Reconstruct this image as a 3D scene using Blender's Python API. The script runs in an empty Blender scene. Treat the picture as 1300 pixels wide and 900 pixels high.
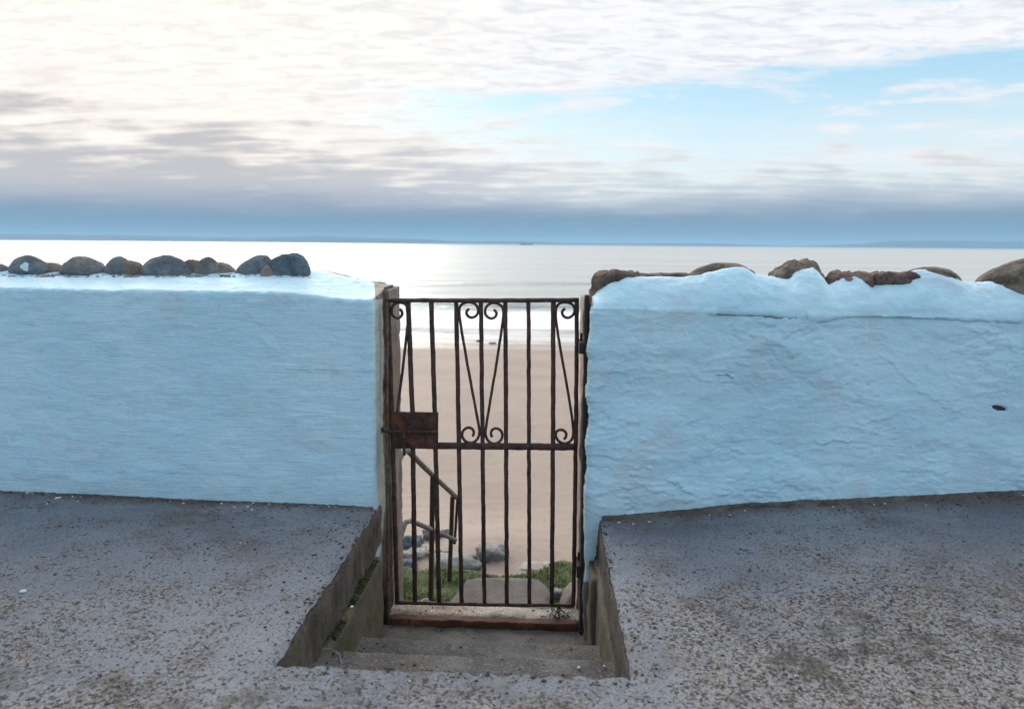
import bpy, bmesh, math, random
import numpy as np
from mathutils import Vector, Matrix

S = bpy.context.scene
COL = S.collection
R = math.radians

# ------------------------------------------------------------------ camera
HC = 1.25                      # eye height above the pavement
FPX = 950.0                    # focal length in pixels of a 1300 px wide frame
YAW, PITCH, ROLL = R(2.7), math.atan(140 / FPX), R(0.5)
_fw = Vector((-math.sin(YAW) * math.cos(PITCH), math.cos(YAW) * math.cos(PITCH), -math.sin(PITCH)))
_rt = Vector((math.cos(YAW), math.sin(YAW), 0))
_up = _rt.cross(_fw)
_rt2 = _rt * math.cos(ROLL) + _up * math.sin(ROLL)
_up2 = _rt2.cross(_fw)
cam = bpy.data.cameras.new('camera')
cam.lens = 36.0 * FPX / 1300
cam.sensor_width = 36.0
cam.clip_start = 0.05
cam.clip_end = 100000
cam.dof.use_dof = True
cam.dof.focus_distance = 3.55
cam.dof.aperture_fstop = 2.6
camo = bpy.data.objects.new('camera', cam)
COL.objects.link(camo)
M = Matrix((_rt2, _up2, -_fw)).transposed().to_4x4()
M.translation = (0, 0, HC)
camo.matrix_world = M
S.camera = camo


def ray(px, py):
    return _fw + _rt2 * ((px - 650) / FPX) - _up2 * ((py - 450) / FPX)


def at_y(px, py, y):
    d = ray(px, py)
    p = d * (y / d.y)
    return Vector((p.x, p.y, p.z + HC))


def at_z(px, py, z):
    d = ray(px, py)
    p = d * ((z - HC) / d.z)
    return Vector((p.x, p.y, z))


# ------------------------------------------------------------------ node helper
class NT:
    def __init__(self, tree):
        self.t = tree

    def put(self, sock, v):
        if hasattr(v, 'is_output') or isinstance(v, bpy.types.NodeSocket):
            self.t.links.new(v, sock)
        elif isinstance(v, (tuple, list)) and len(v) == 3 and sock.type == 'RGBA':
            sock.default_value = (*v, 1)
        else:
            sock.default_value = v

    def node(self, ty, props=None, **ins):
        n = self.t.nodes.new(ty)
        for k, v in (props or {}).items():
            setattr(n, k, v)
        for k, v in ins.items():
            key = int(k[1:]) if k[0] == 'i' and k[1:].isdigit() else k.replace('_', ' ')
            self.put(n.inputs[key], v)
        return n

    def m(self, op, a, b=0.0, c=0.0, clamp=False):
        n = self.node('ShaderNodeMath', {'operation': op, 'use_clamp': clamp}, i0=a, i1=b)
        if op in ('MULTIPLY_ADD', 'SMOOTH_MIN', 'SMOOTH_MAX'):
            self.put(n.inputs[2], c)
        return n.outputs[0]

    def add(self, a, b): return self.m('ADD', a, b)
    def sub(self, a, b): return self.m('SUBTRACT', a, b)
    def mul(self, a, b): return self.m('MULTIPLY', a, b)
    def mx(self, a, b): return self.m('MAXIMUM', a, b)
    def mn(self, a, b): return self.m('MINIMUM', a, b)

    def ss(self, v, lo, hi, a=0.0, b=1.0):
        n = self.node('ShaderNodeMapRange', {'interpolation_type': 'SMOOTHSTEP'}, i0=v, i1=lo, i2=hi, i3=a, i4=b)
        return n.outputs[0]

    def lin(self, v, lo, hi, a=0.0, b=1.0):
        n = self.node('ShaderNodeMapRange', {'clamp': True}, i0=v, i1=lo, i2=hi, i3=a, i4=b)
        return n.outputs[0]

    def mix(self, f, a, b, bt='MIX'):
        n = self.t.nodes.new('ShaderNodeMix')
        n.data_type = 'RGBA'
        n.blend_type = bt
        self.put(n.inputs[0], f)
        self.put(n.inputs[6], a)
        self.put(n.inputs[7], b)
        return n.outputs[2]

    def noise(self, vec, scale, detail=4, rough=0.55, dist=0.0, out=0):
        n = self.node('ShaderNodeTexNoise', None, Vector=vec, Scale=scale, Detail=detail, Roughness=rough, Distortion=dist)
        return n.outputs[out]

    def voro(self, vec, scale, out='Distance', feature='F1', rnd=1.0):
        n = self.node('ShaderNodeTexVoronoi', {'feature': feature}, Vector=vec, Scale=scale, Randomness=rnd)
        return n.outputs[out]

    def sep(self, v):
        return self.node('ShaderNodeSeparateXYZ', None, i0=v).outputs

    def comb(self, x, y, z):
        return self.node('ShaderNodeCombineXYZ', None, i0=x, i1=y, i2=z).outputs[0]

    def vmul(self, v, s):
        n = self.node('ShaderNodeVectorMath', {'operation': 'MULTIPLY'}, i0=v)
        n.inputs[1].default_value = s
        return n.outputs[0]

    def attr(self, name):
        return self.node('ShaderNodeAttribute', {'attribute_name': name}).outputs['Fac']

    def pos(self):
        return self.node('ShaderNodeNewGeometry').outputs['Position']

    def bump(self, h, dist, strength=1.0, normal=None):
        n = self.node('ShaderNodeBump', None, Height=h, Distance=dist, Strength=strength)
        if normal is not None:
            self.put(n.inputs['Normal'], normal)
        return n.outputs[0]


def new_mat(name):
    m = bpy.data.materials.new(name)
    m.use_nodes = True
    t = m.node_tree
    t.nodes.clear()
    g = NT(t)
    out = t.nodes.new('ShaderNodeOutputMaterial')
    b = t.nodes.new('ShaderNodeBsdfPrincipled')
    t.links.new(b.outputs[0], out.inputs[0])
    return m, g, b


# ------------------------------------------------------------------ world
SUN_AZ, SUN_EL = -24.0, 21.0          # behind the cloud, ahead and to the left, above the frame
W = bpy.data.worlds.new('World')
S.world = W
W.use_nodes = True
W.node_tree.nodes.clear()
g = NT(W.node_tree)
wout = W.node_tree.nodes.new('ShaderNodeOutputWorld')
bg = W.node_tree.nodes.new('ShaderNodeBackground')
bg.inputs['Strength'].default_value = 0.1
W.node_tree.links.new(bg.outputs[0], wout.inputs[0])
sky = g.node('ShaderNodeTexSky', {'sky_type': 'NISHITA', 'sun_disc': False, 'sun_elevation': R(SUN_EL),
                                 'sun_rotation': R(SUN_AZ), 'air_density': 1.0, 'dust_density': 0.6, 'ozone_density': 2.0})
dirv = g.node('ShaderNodeTexCoord').outputs['Generated']
dx, dy, dz = g.sep(dirv)
el = g.mul(g.m('ARCSINE', dz), 57.2958)
az = g.mul(g.m('ARCTAN2', dx, dy), 57.2958)
# cloud-plane coordinates: streaks foreshorten towards the horizon
inv = g.m('DIVIDE', 1.0, g.add(g.mx(dz, 0.0), 0.075))
P = g.comb(g.mul(dx, inv), g.mul(dy, inv), 0.0)
ae = g.comb(g.mul(az, 0.1), g.mul(el, 0.1), 0.0)
n_big = g.noise(g.vmul(P, (0.55, 0.8, 1)), 1.0, 5, 0.55, 0.3)
n_str = g.noise(g.vmul(P, (0.9, 2.4, 1)), 1.5, 8, 0.6, 0.4)
n_mac = g.noise(g.vmul(P, (2.4, 5.4, 1)), 2.4, 7, 0.66, 0.5)
n_wsp = g.noise(g.vmul(ae, (0.35, 2.6, 1)), 1.6, 6, 0.58, 0.25)
n_lump = g.noise(g.vmul(ae, (0.8, 2.2, 1)), 2.2, 5, 0.55, 0.2)
front = g.ss(dy, -0.3, 0.55)                      # cloud bank lies out over the sea
low = g.mul(g.ss(el, 30.0, 17.0), g.ss(dy, -0.1, 0.5))
blue = g.mix(1.0, sky.outputs[0], g.mix(low, (0.95, 1.02, 1.02), (0.84, 0.91, 0.90)), 'MULTIPLY')
blue = g.mix(g.mul(low, 0.7), blue, g.mix(g.ss(el, 4.0, 13.0), (4.6, 5.6, 5.9), (3.0, 4.9, 6.0)))
# unseen pale cloud added behind to light the wall fronts
back = g.mul(g.ss(dy, 0.35, -0.35), g.ss(n_big, 0.30, 0.62, 0.15, 0.60))
blue = g.mix(back, blue, (7.0, 7.8, 8.4))
left = g.ss(az, 10.0, -26.0)
# high deck: white towards the hidden sun, mackerel cloud with blue slits to the right
gel = g.add(el, g.add(g.mul(g.sub(n_big, 0.5), 7.0), g.mul(g.sub(n_wsp, 0.5), 6.0)))
gap = g.mul(g.ss(el, 6.5, 8.6), g.ss(gel, 13.4, 9.8))
bias_hi = g.add(g.mul(left, 0.30), g.mul(g.ss(el, 9.5, 13.0), 0.17))
bias_hi = g.sub(bias_hi, g.mul(g.mul(gap, g.ss(az, -30.0, -13.0)), 0.125))
hi_v = g.add(g.add(g.mul(n_big, 0.22), g.mul(n_mac, 0.42)), g.add(g.mul(n_wsp, 0.36), bias_hi))
hi_m = g.mul(g.ss(hi_v, 0.485, 0.64), g.ss(el, 78.0, 40.0))
hi_m = g.mul(hi_m, front)
hi_c = g.mix(left, (6.4, 6.3, 6.4), (7.0, 6.7, 6.2))
hi_c = g.mix(g.mul(g.ss(n_mac, 0.44, 0.64), g.add(0.75, g.mul(left, -0.15))), hi_c, g.mix(left, (4.5, 4.75, 5.2), (5.5, 5.2, 4.85)))
hi_c = g.mix(g.ss(el, 17.5, 30.0), hi_c, (21.0, 19.5, 17.8))     # unseen bright cloud added above the frame for more light
col = g.mix(hi_m, blue, hi_c)
# pale veil that the sun lights from behind, towards the lower sky
veil = g.mul(g.mul(g.ss(el, 12.0, 5.0), front), g.add(g.mul(left, 0.45), 0.5))
veil = g.mul(veil, g.ss(n_wsp, 0.25, 0.6, 0.55, 1.0))
col = g.mix(veil, col, g.mix(left, (6.1, 6.3, 6.5), (7.2, 6.8, 6.0)))
# small peach puffs drifting in the gap
pf = g.mul(g.mul(g.ss(g.noise(g.vmul(ae, (0.5, 3.0, 1)), 2.6, 7, 0.62, 0.3), 0.50, 0.66), g.mul(g.ss(el, 4.6, 6.5), g.ss(el, 13.0, 10.0))), 0.75)
col = g.mix(g.mul(pf, front), col, (6.6, 6.1, 6.0))
# broken mauve-grey stratus
b_lo = g.sub(g.add(g.mul(left, 0.17), g.mul(g.ss(el, 7.5, 3.6), 0.25)), g.mul(g.ss(el, 6.5, 12.5), 0.24))
lo_v = g.add(g.sub(g.add(g.mul(n_str, 0.95), g.mul(n_lump, 0.75)), 0.35), b_lo)
lo_m = g.mul(g.mul(g.ss(lo_v, 0.50, 0.72), front), g.add(0.50, g.mul(left, 0.30)))
lo_c = g.mix(g.ss(lo_v, 0.60, 0.86), (5.8, 5.2, 4.7), g.mix(left, (2.9, 2.9, 3.35), (3.05, 2.85, 3.05)))
col = g.mix(lo_m, col, lo_c)
# uniform blue-grey bank above the horizon
bk_e = g.add(el, g.mul(g.sub(n_wsp, 0.5), 3.0))
bk_m = g.mul(g.mul(g.ss(bk_e, 4.4, 1.8), 0.95), g.ss(dy, -0.75, 0.2))
col = g.mix(bk_m, col, g.mix(g.ss(el, 0.3, 4.2), (0.55, 1.30, 2.0), (1.95, 2.12, 2.85)))
W.node_tree.links.new(col, bg.inputs['Color'])

sun = bpy.data.lights.new('sun', 'SUN')
sun.energy = 1.1
sun.angle = R(30)
sun.color = (1.0, 0.93, 0.84)
suno = bpy.data.objects.new('sun', sun)
COL.objects.link(suno)
sd = Vector((math.sin(R(SUN_AZ)) * math.cos(R(SUN_EL)), math.cos(R(SUN_AZ)) * math.cos(R(SUN_EL)), math.sin(R(SUN_EL))))
suno.rotation_euler = (-sd).to_track_quat('-Z', 'Y').to_euler()
suno.location = sd * 50

S.render.engine = 'CYCLES'
S.view_settings.view_transform = 'Standard'
S.view_settings.look = 'None'
S.view_settings.gamma = 1
S.view_settings.use_curve_mapping = False
S.view_settings.exposure = 0.68
S.cycles.max_bounces = 8
S.cycles.volume_bounces = 1
S.cycles.use_denoising = True

# ------------------------------------------------------------------ noise in numpy
def _hash(ix, iy, iz, seed):
    h = (ix.astype(np.int64) * 374761393 + iy.astype(np.int64) * 668265263 + iz.astype(np.int64) * 2147483647 + seed * 974711) & 0xFFFFFFFF
    h = ((h ^ (h >> 13)) * 1274126177) & 0xFFFFFFFF
    h = (h ^ (h >> 16)) & 0xFFFFFFFF
    h = (h * 2246822519) & 0xFFFFFFFF
    h = h ^ (h >> 15)
    return (h & 0xFFFFFF) / float(0xFFFFFF) * 2 - 1


def vnoise(p, seed=0):
    p = np.asarray(p, float)
    f = np.floor(p).astype(np.int64)
    t = p - f
    t = t * t * t * (t * (t * 6 - 15) + 10)
    r = 0
    for a in (0, 1):
        wx = t[..., 0] if a else 1 - t[..., 0]
        for b in (0, 1):
            wy = t[..., 1] if b else 1 - t[..., 1]
            for c in (0, 1):
                wz = t[..., 2] if c else 1 - t[..., 2]
                r = r + wx * wy * wz * _hash(f[..., 0] + a, f[..., 1] + b, f[..., 2] + c, seed)
    return r


def fbm(p, freq=1.0, octv=4, gain=0.5, seed=0, scale=(1, 1, 1)):
    p = np.asarray(p, float) * np.array(scale) * freq
    r = 0
    a = 1.0
    for o in range(octv):
        r = r + a * vnoise(p + 17.3 * o, seed + o * 7)
        p = p * 2.03
        a *= gain
    return r


def sstep(x, a, b):
    t = np.clip((np.asarray(x, float) - a) / (b - a), 0, 1)
    return t * t * (3 - 2 * t)


# ------------------------------------------------------------------ object helpers
def tag(o, label=None, cat=None, group=None, kind=None):
    if label: o['label'] = label
    if cat: o['category'] = cat
    if group: o['group'] = group
    if kind: o['kind'] = kind
    return o


def empty(name, loc, label=None, cat=None, group=None):
    o = bpy.data.objects.new(name, None)
    o.location = loc
    o.empty_display_size = 0.1
    COL.objects.link(o)
    return tag(o, label, cat, group)


def mesh_obj(name, verts, faces, mat, parent=None, smooth=True, attrs=None, mats=None, fmat=None):
    me = bpy.data.meshes.new(name)
    me.from_pydata([tuple(map(float, v)) for v in verts], [], faces)
    for k, a in (attrs or {}).items():
        at = me.attributes.new(k, 'FLOAT', 'POINT')
        at.data.foreach_set('value', np.asarray(a, np.float32).ravel())
    for mm in (mats or [mat]):
        me.materials.append(mm)
    if fmat is not None:
        me.polygons.foreach_set('material_index', np.asarray(fmat, np.int32))
    me.polygons.foreach_set('use_smooth', [smooth] * len(me.polygons))
    me.update()
    o = bpy.data.objects.new(name, me)
    COL.objects.link(o)
    if parent is not None:
        o.parent = parent
        o.matrix_parent_inverse = Matrix.Translation(-parent.location)
    return o


def grid_faces(nu, nv, off=0, flip=False):
    f = []
    for i in range(nu - 1):
        for j in range(nv - 1):
            a, b, c, d = off + i * nv + j, off + (i + 1) * nv + j, off + (i + 1) * nv + j + 1, off + i * nv + j + 1
            f.append((a, d, c, b) if flip else (a, b, c, d))
    return f


class MB:
    def __init__(self):
        self.v, self.f = [], []

    def add(self, verts, faces):
        o = len(self.v)
        self.v += [tuple(map(float, p)) for p in verts]
        self.f += [tuple(i + o for i in q) for q in faces]
        return self

    def build(self, name, mat, parent=None, smooth=True):
        return mesh_obj(name, self.v, self.f, mat, parent, smooth)

    # bar swept along points; section is a rounded rectangle (hw in-plane, hd along depth axis)
    def bar(self, pts, hw, hd, depth=(0, 1, 0), seg=0.03, jit=0.0, seed=0, rnd=0.35, n=8, taper=None):
        pts = [Vector(p) for p in pts]
        fine = []
        for a, b in zip(pts[:-1], pts[1:]):
            k = max(1, int(math.ceil((b - a).length / seg)))
            for i in range(k):
                fine.append(a.lerp(b, i / k))
        fine.append(pts[-1])
        dep = Vector(depth).normalized()
        sec = []
        for k in range(n):
            t = 2 * math.pi * (k + 0.5) / n
            c, s = math.cos(t), math.sin(t)
            q = (abs(c) ** 4 + abs(s) ** 4) ** 0.25
            e = 1 / (q ** (1 - rnd))
            sec.append((c * e, s * e))
        vs, fs = [], []
        L = len(fine)
        for i, p in enumerate(fine):
            t = (fine[min(i + 1, L - 1)] - fine[max(i - 1, 0)])
            t.normalize()
            nrm = dep.cross(t)
            if nrm.length < 1e-5:
                nrm = Vector((1, 0, 0))
            nrm.normalize()
            d2 = t.cross(nrm)
            tp = taper(i / max(1, L - 1)) if taper else 1.0
            for (c, s) in sec:
                vs.append(p + nrm * (c * hw * tp) + d2 * (s * hd * tp))
        if jit:
            A = np.array(vs)
            nn = np.stack([vnoise(A * 60, seed), vnoise(A * 60 + 9, seed + 1), vnoise(A * 60 + 31, seed + 2)], -1)
            n2 = np.stack([vnoise(A * 22, seed + 3), vnoise(A * 22 + 9, seed + 4), vnoise(A * 22 + 31, seed + 5)], -1)
            A = A + jit * (0.6 * nn + 0.8 * n2)
            vs = [Vector(q) for q in A]
        for i in range(L - 1):
            for k in range(n):
                a, b = i * n + k, i * n + (k + 1) % n
                fs.append((a, b, b + n, a + n))
        fs.append(tuple(range(n - 1, -1, -1)))
        fs.append(tuple((L - 1) * n + k for k in range(n)))
        return self.add(vs, fs)

    # box subdivided and roughened, edges softened
    def block(self, lo, hi, step=0.03, bev=0.006, jit=0.0, seed=0, freq=14):
        lo, hi = np.array(lo, float), np.array(hi, float)
        ns = [max(2, int(round((hi[i] - lo[i]) / step)) + 1) for i in range(3)]
        for ax in range(3):
            u, v = [(1, 2), (2, 0), (0, 1)][ax]
            for side in (0, 1):
                gu = np.linspace(lo[u], hi[u], ns[u])
                gv = np.linspace(lo[v], hi[v], ns[v])
                gu = np.unique(np.concatenate([gu, [lo[u] + bev, hi[u] - bev]]))
                gv = np.unique(np.concatenate([gv, [lo[v] + bev, hi[v] - bev]]))
                U, V = np.meshgrid(gu, gv, indexing='ij')
                A = np.zeros(U.shape + (3,))
                A[..., u], A[..., v] = U, V
                A[..., ax] = hi[ax] if side else lo[ax]
                inner_lo, inner_hi = lo + bev, hi - bev
                C = np.clip(A, inner_lo, inner_hi)
                D = A - C
                ln = np.linalg.norm(D, axis=-1, keepdims=True)
                A = C + D / np.maximum(ln, 1e-9) * bev
                if jit:
                    A = A + jit * np.stack([fbm(A + 3 * k, freq, 3, 0.55, seed + k * 5) for k in range(3)], -1)
                self.add(A.reshape(-1, 3), grid_faces(len(gu), len(gv), 0, not side))
        return self


def rock_mesh(size, seed, rough=0.12, sub=4, power=2.4, freq=1.4, flat=0.0):
    bm = bmesh.new()
    bmesh.ops.create_icosphere(bm, subdivisions=sub, radius=1)
    A = np.array([v.co[:] for v in bm.verts])
    q = (np.abs(A) ** power).sum(1) ** (1 / power)
    A = A / q[:, None]
    d = rough * fbm(A + seed * 5.1, freq, 4, 0.5, seed) + rough * 0.25 * fbm(A, freq * 7, 3, 0.5, seed + 3)
    A = A * (1 + d)[:, None]
    if flat:
        A[:, 2] = np.where(A[:, 2] < -flat, -flat + (A[:, 2] + flat) * 0.15, A[:, 2])
    A = A * np.array(size)
    fs = [tuple(v.index for v in f.verts) for f in bm.faces]
    bm.free()
    return A, fs


def rotz(A, a):
    c, s = math.cos(a), math.sin(a)
    return A @ np.array([[c, s, 0], [-s, c, 0], [0, 0, 1]])


def roty(A, a):
    c, s = math.cos(a), math.sin(a)
    return A @ np.array([[c, 0, -s], [0, 1, 0], [s, 0, c]])


# ------------------------------------------------------------------ materials
def mat_paint():
    m, g, b = new_mat('painted_render')
    p = g.pos()
    big = g.noise(p, 1.7, 4)
    mid = g.noise(p, 9.0, 5, 0.6)
    fine = g.noise(p, 150.0, 3, 0.6)
    rt = g.ss(g.sep(p)[0], -0.3, 0.0)
    brush = g.noise(g.vmul(p, (7, 7, 130)), 1.0, 4, 0.6, 0.4)
    brush2 = g.noise(g.vmul(p, (16, 16, 44)), 1.0, 5, 0.65, 1.6)
    brush = g.add(g.mul(brush, g.sub(1.0, rt)), g.mul(brush2, rt))
    trowel = g.noise(g.vmul(p, (5, 5, 13)), 1.0, 5, 0.6, 1.2)
    c = g.mix(g.ss(big, 0.35, 0.65), (0.45, 0.70, 0.84), (0.52, 0.75, 0.87))
    c = g.mix(g.mul(g.ss(mid, 0.52, 0.75), 0.35), c, (0.40, 0.555, 0.645))
    c = g.mix(g.mul(g.ss(brush, 0.50, 0.72), 0.45), c, (0.60, 0.77, 0.85))
    c = g.mix(g.mul(g.ss(g.noise(p, 3.1, 5, 0.62, 0.8), 0.52, 0.68), 0.55), c, (0.50, 0.60, 0.68))
    c = g.mix(g.mul(g.ss(g.noise(p, 26.0, 5, 0.68), 0.60, 0.74), 0.5), c, (0.35, 0.49, 0.58))
    c = g.mix(g.mul(g.ss(g.noise(g.vmul(p, (30, 30, 12)), 1.0, 4, 0.7, 1.0), 0.66, 0.72), 0.5), c, (0.66, 0.80, 0.86))
    spk = g.mul(g.ss(g.voro(p, 34.0, 'Distance'), 0.085, 0.05), g.ss(g.sep(g.voro(p, 34.0, 'Color'))[0], 0.86, 0.88))
    c = g.mix(g.mul(spk, 0.8), c, (0.22, 0.22, 0.20))
    zz = g.sep(p)[2]
    splash = g.mul(g.ss(g.add(zz, g.mul(g.sub(mid, 0.5), 0.35)), 0.16, 0.0), 0.45)
    c = g.mix(splash, c, (0.40, 0.50, 0.55))
    crk_shadow = g.attr('crack_and_shadow')  # dirt in the cracks, plus the painted shadow under the right wall's band
    c = g.mix(g.mul(g.ss(crk_shadow, 0.55, 1.0), 0.75), c, (0.13, 0.12, 0.10))
    # bare cement where the paint stops or has gone
    pm = g.add(g.attr('paint'), g.mul(g.sub(g.noise(p, 38.0, 5, 0.65), 0.5), 0.7))
    pm = g.ss(pm, 0.44, 0.54)
    cem = g.mix(g.ss(mid, 0.35, 0.7), (0.085, 0.072, 0.062), (0.19, 0.165, 0.14))
    cem = g.mix(g.mul(g.ss(fine, 0.55, 0.8), 0.6), cem, (0.30, 0.27, 0.24))
    cem = g.mix(g.mul(g.attr('rusty'), g.ss(g.noise(p, 22.0, 4), 0.35, 0.6)), cem, (0.13, 0.05, 0.025))
    cream = g.mix(g.ss(mid, 0.4, 0.7), (0.46, 0.46, 0.40), (0.36, 0.36, 0.31))
    c = g.mix(g.attr('cream'), c, cream)
    b.inputs['Roughness'].default_value = 0.62
    b.inputs['Specular IOR Level'].default_value = 0.35
    g.put(b.inputs['Base Color'], g.mix(pm, cem, c))
    h = g.add(g.mul(brush, 0.45), g.mul(trowel, 0.75))
    h = g.add(h, g.mul(fine, 0.10))
    h = g.add(h, g.mul(pm, 0.45))
    h = g.add(h, g.mul(g.noise(p, 48.0, 4, 0.65), 0.45))
    g.put(b.inputs['Normal'], g.bump(h, 0.010, 0.85))
    return m


def mat_pavement():
    m, g, b = new_mat('worn_concrete')
    p = g.pos()
    x, y, z = g.sep(p)
    q = g.comb(x, y, g.mul(z, 0.4))
    big = g.noise(q, 1.1, 4, 0.55)
    mid = g.noise(q, 5.0, 5, 0.6)
    fine = g.noise(q, 120.0, 3, 0.65)
    grit = g.noise(q, 320.0, 2, 0.6)
    # wear mask: where the skin has gone and the aggregate shows
    wear_r = g.mul(g.ss(x, 0.15, 0.55), g.ss(y, 2.95, 2.25))
    wear_f = g.ss(y, 2.15, 1.75)
    wear_l = g.mul(g.ss(x, -0.9, -1.8), g.ss(y, 3.0, 1.9))
    wear = g.mx(g.mx(wear_r, g.mul(wear_f, 0.9)), g.mul(wear_l, 0.95))
    wear = g.add(g.mul(wear, 0.62), g.mul(g.sub(mid, 0.5), 1.3))
    wear = g.add(wear, g.mul(g.sub(big, 0.5), 0.9))
    warp = g.node('ShaderNodeVectorMath', {'operation': 'MULTIPLY_ADD'}, i0=g.noise(q, 45.0, 3, 0.6, 0, 1))
    warp.inputs[1].default_value = (0.034, 0.034, 0.0)
    g.put(warp.inputs[2], q)
    wq = warp.outputs[0]
    cellc = g.voro(wq, 95.0, 'Color')
    celld = g.voro(wq, 95.0, 'Distance')
    cr, cg_, cb = g.sep(cellc)
    c2 = g.sep(g.voro(wq, 190.0, 'Color'))
    base = g.mix(g.ss(big, 0.35, 0.65), (0.155, 0.176, 0.210), (0.225, 0.240, 0.268))
    base = g.mix(g.mul(g.ss(mid, 0.5, 0.72), 0.5), base, (0.20, 0.175, 0.165))
    base = g.mix(g.mul(g.ss(fine, 0.5, 0.75), 0.45), base, (0.36, 0.35, 0.365))
    base = g.mix(g.mul(g.ss(fine, 0.46, 0.28), 0.5), base, (0.10, 0.095, 0.10))
    # aggregate colours
    ag = g.mix(g.ss(cr, 0.62, 0.66), (0.032, 0.030, 0.028), (0.20, 0.145, 0.105))
    ag = g.mix(g.ss(cr, 0.86, 0.88), ag, (0.31, 0.29, 0.27))
    ag = g.mix(g.ss(cr, 0.975, 0.98), ag, (0.28, 0.18, 0.07))
    base = g.mix(g.mul(g.ss(wear, 0.1, 0.8), 0.6), base, g.mix(g.ss(fine, 0.4, 0.6), (0.16, 0.145, 0.14), (0.36, 0.335, 0.325)))
    inside = g.ss(g.add(celld, g.mul(g.sub(fine, 0.5), 0.5)), 0.60, 0.40)
    thr = g.sub(1.02, g.mul(g.ss(wear, -0.15, 0.70), 0.86))
    am = g.mul(g.ss(cg_, thr, g.add(thr, 0.04)), inside)
    c = g.mix(g.mul(am, 0.92), base, ag)
    big_c = g.sep(g.voro(wq, 52.0, 'Color'))
    big_d = g.ss(g.add(g.voro(wq, 52.0, 'Distance'), g.mul(g.sub(fine, 0.5), 0.6)), 0.50, 0.30)
    bm_ = g.mul(g.mul(g.ss(big_c[1], 0.80, 0.83), big_d), g.ss(wear, 0.0, 0.6))
    c = g.mix(g.mul(bm_, 0.9), c, g.mix(g.ss(big_c[0], 0.6, 0.62), (0.030, 0.028, 0.026), (0.24, 0.20, 0.16)))
    # fine pits everywhere
    pit = g.mul(g.ss(g.add(c2[0], g.mul(g.sub(mid, 0.5), 0.8)), 0.70, 0.76), g.ss(g.voro(wq, 190.0, 'Distance'), 0.55, 0.35))
    c = g.mix(g.mul(pit, 0.75), c, (0.045, 0.04, 0.038))
    # tan dust and moss stains
    blot = g.noise(q, 0.85, 6, 0.66, 0.5)
    c = g.mix(g.mul(g.ss(blot, 0.50, 0.62), 0.5), c, (0.115, 0.100, 0.108))
    c = g.mix(g.mul(g.ss(g.noise(q, 1.9, 6, 0.68, 0.4), 0.56, 0.68), 0.5), c, (0.30, 0.295, 0.31))
    c = g.mix(g.mul(g.mul(g.ss(g.noise(q, 3.4, 7, 0.72), 0.50, 0.62), g.mx(wear_r, wear_f)), 0.75), c, (0.050, 0.046, 0.036))
    st = g.ss(g.noise(q, 2.6, 6, 0.62), 0.56, 0.68)
    c = g.mix(g.mul(g.mul(st, g.ss(fine, 0.38, 0.6)), 0.55), c, (0.15, 0.105, 0.06))
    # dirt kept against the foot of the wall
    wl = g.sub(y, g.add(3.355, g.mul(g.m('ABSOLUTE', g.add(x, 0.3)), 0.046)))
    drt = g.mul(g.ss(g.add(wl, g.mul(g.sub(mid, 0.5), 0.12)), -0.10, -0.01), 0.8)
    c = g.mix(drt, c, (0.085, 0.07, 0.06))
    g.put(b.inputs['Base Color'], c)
    b.inputs['Roughness'].default_value = 0.75
    b.inputs['Specular IOR Level'].default_value = 0.4
    h = g.add(g.mul(fine, 0.30), g.mul(grit, 0.22))
    h = g.sub(h, g.mul(am, g.mul(g.sub(0.65, cb), 1.6)))
    h = g.sub(h, g.mul(pit, 0.7))
    h = g.add(h, g.mul(mid, 0.6))
    g.put(b.inputs['Normal'], g.bump(h, 0.006, 0.9))
    return m


def mat_cement(name, dark, light, moss=0.0, tan=(0.16, 0.12, 0.09), rough=0.85, bump=0.006, spots=0.5):
    m, g, b = new_mat(name)
    p = g.pos()
    mid = g.noise(p, 6.0, 5, 0.62)
    big = g.noise(p, 2.2, 3)
    fine = g.noise(p, 110.0, 3, 0.65)
    c = g.mix(g.ss(mid, 0.35, 0.68), dark, light)
    c = g.mix(g.mul(g.ss(big, 0.45, 0.65), 0.5), c, tan)
    c = g.mix(g.mul(g.ss(fine, 0.54, 0.72), spots), c, tuple(min(1, k * 1.9) for k in light))
    c = g.mix(g.mul(g.ss(fine, 0.45, 0.30), spots), c, tuple(k * 0.45 for k in dark))
    if moss:
        ms = g.ss(g.noise(p, 7.0, 5, 0.65), 0.62 - moss * 0.25, 0.75 - moss * 0.2)
        c = g.mix(g.mul(ms, 0.8), c, (0.075, 0.08, 0.025))
    g.put(b.inputs['Base Color'], c)
    b.inputs['Roughness'].default_value = rough
    g.put(b.inputs['Normal'], g.bump(g.add(fine, g.mul(mid, 1.2)), bump, 0.8))
    return m


def mat_rust(name, dark=(0.030, 0.019, 0.016), mid=(0.075, 0.034, 0.022), hot=(0.20, 0.065, 0.02), amt=0.5, scale=1.0):
    m, g, b = new_mat(name)
    p = g.pos()
    n1 = g.noise(p, 26.0 * scale, 5, 0.65)
    n2 = g.noise(p, 120.0 * scale, 4, 0.65)
    n3 = g.noise(p, 9.0 * scale, 4, 0.6)
    c = g.mix(g.ss(n1, 0.35, 0.65), dark, mid)
    c = g.mix(g.mul(g.ss(n3, 0.68 - 0.22 * amt, 0.80 - 0.18 * amt), g.ss(n2, 0.38, 0.6)), c, hot)
    c = g.mix(g.mul(g.ss(n2, 0.62, 0.74), 0.5), c, (0.16, 0.13, 0.12))
    g.put(b.inputs['Base Color'], c)
    b.inputs['Roughness'].default_value = 0.72
    b.inputs['Metallic'].default_value = 0.0
    b.inputs['Specular IOR Level'].default_value = 0.45
    g.put(b.inputs['Normal'], g.bump(g.add(n2, g.mul(n1, 1.3)), 0.003, 0.9))
    return m


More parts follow.
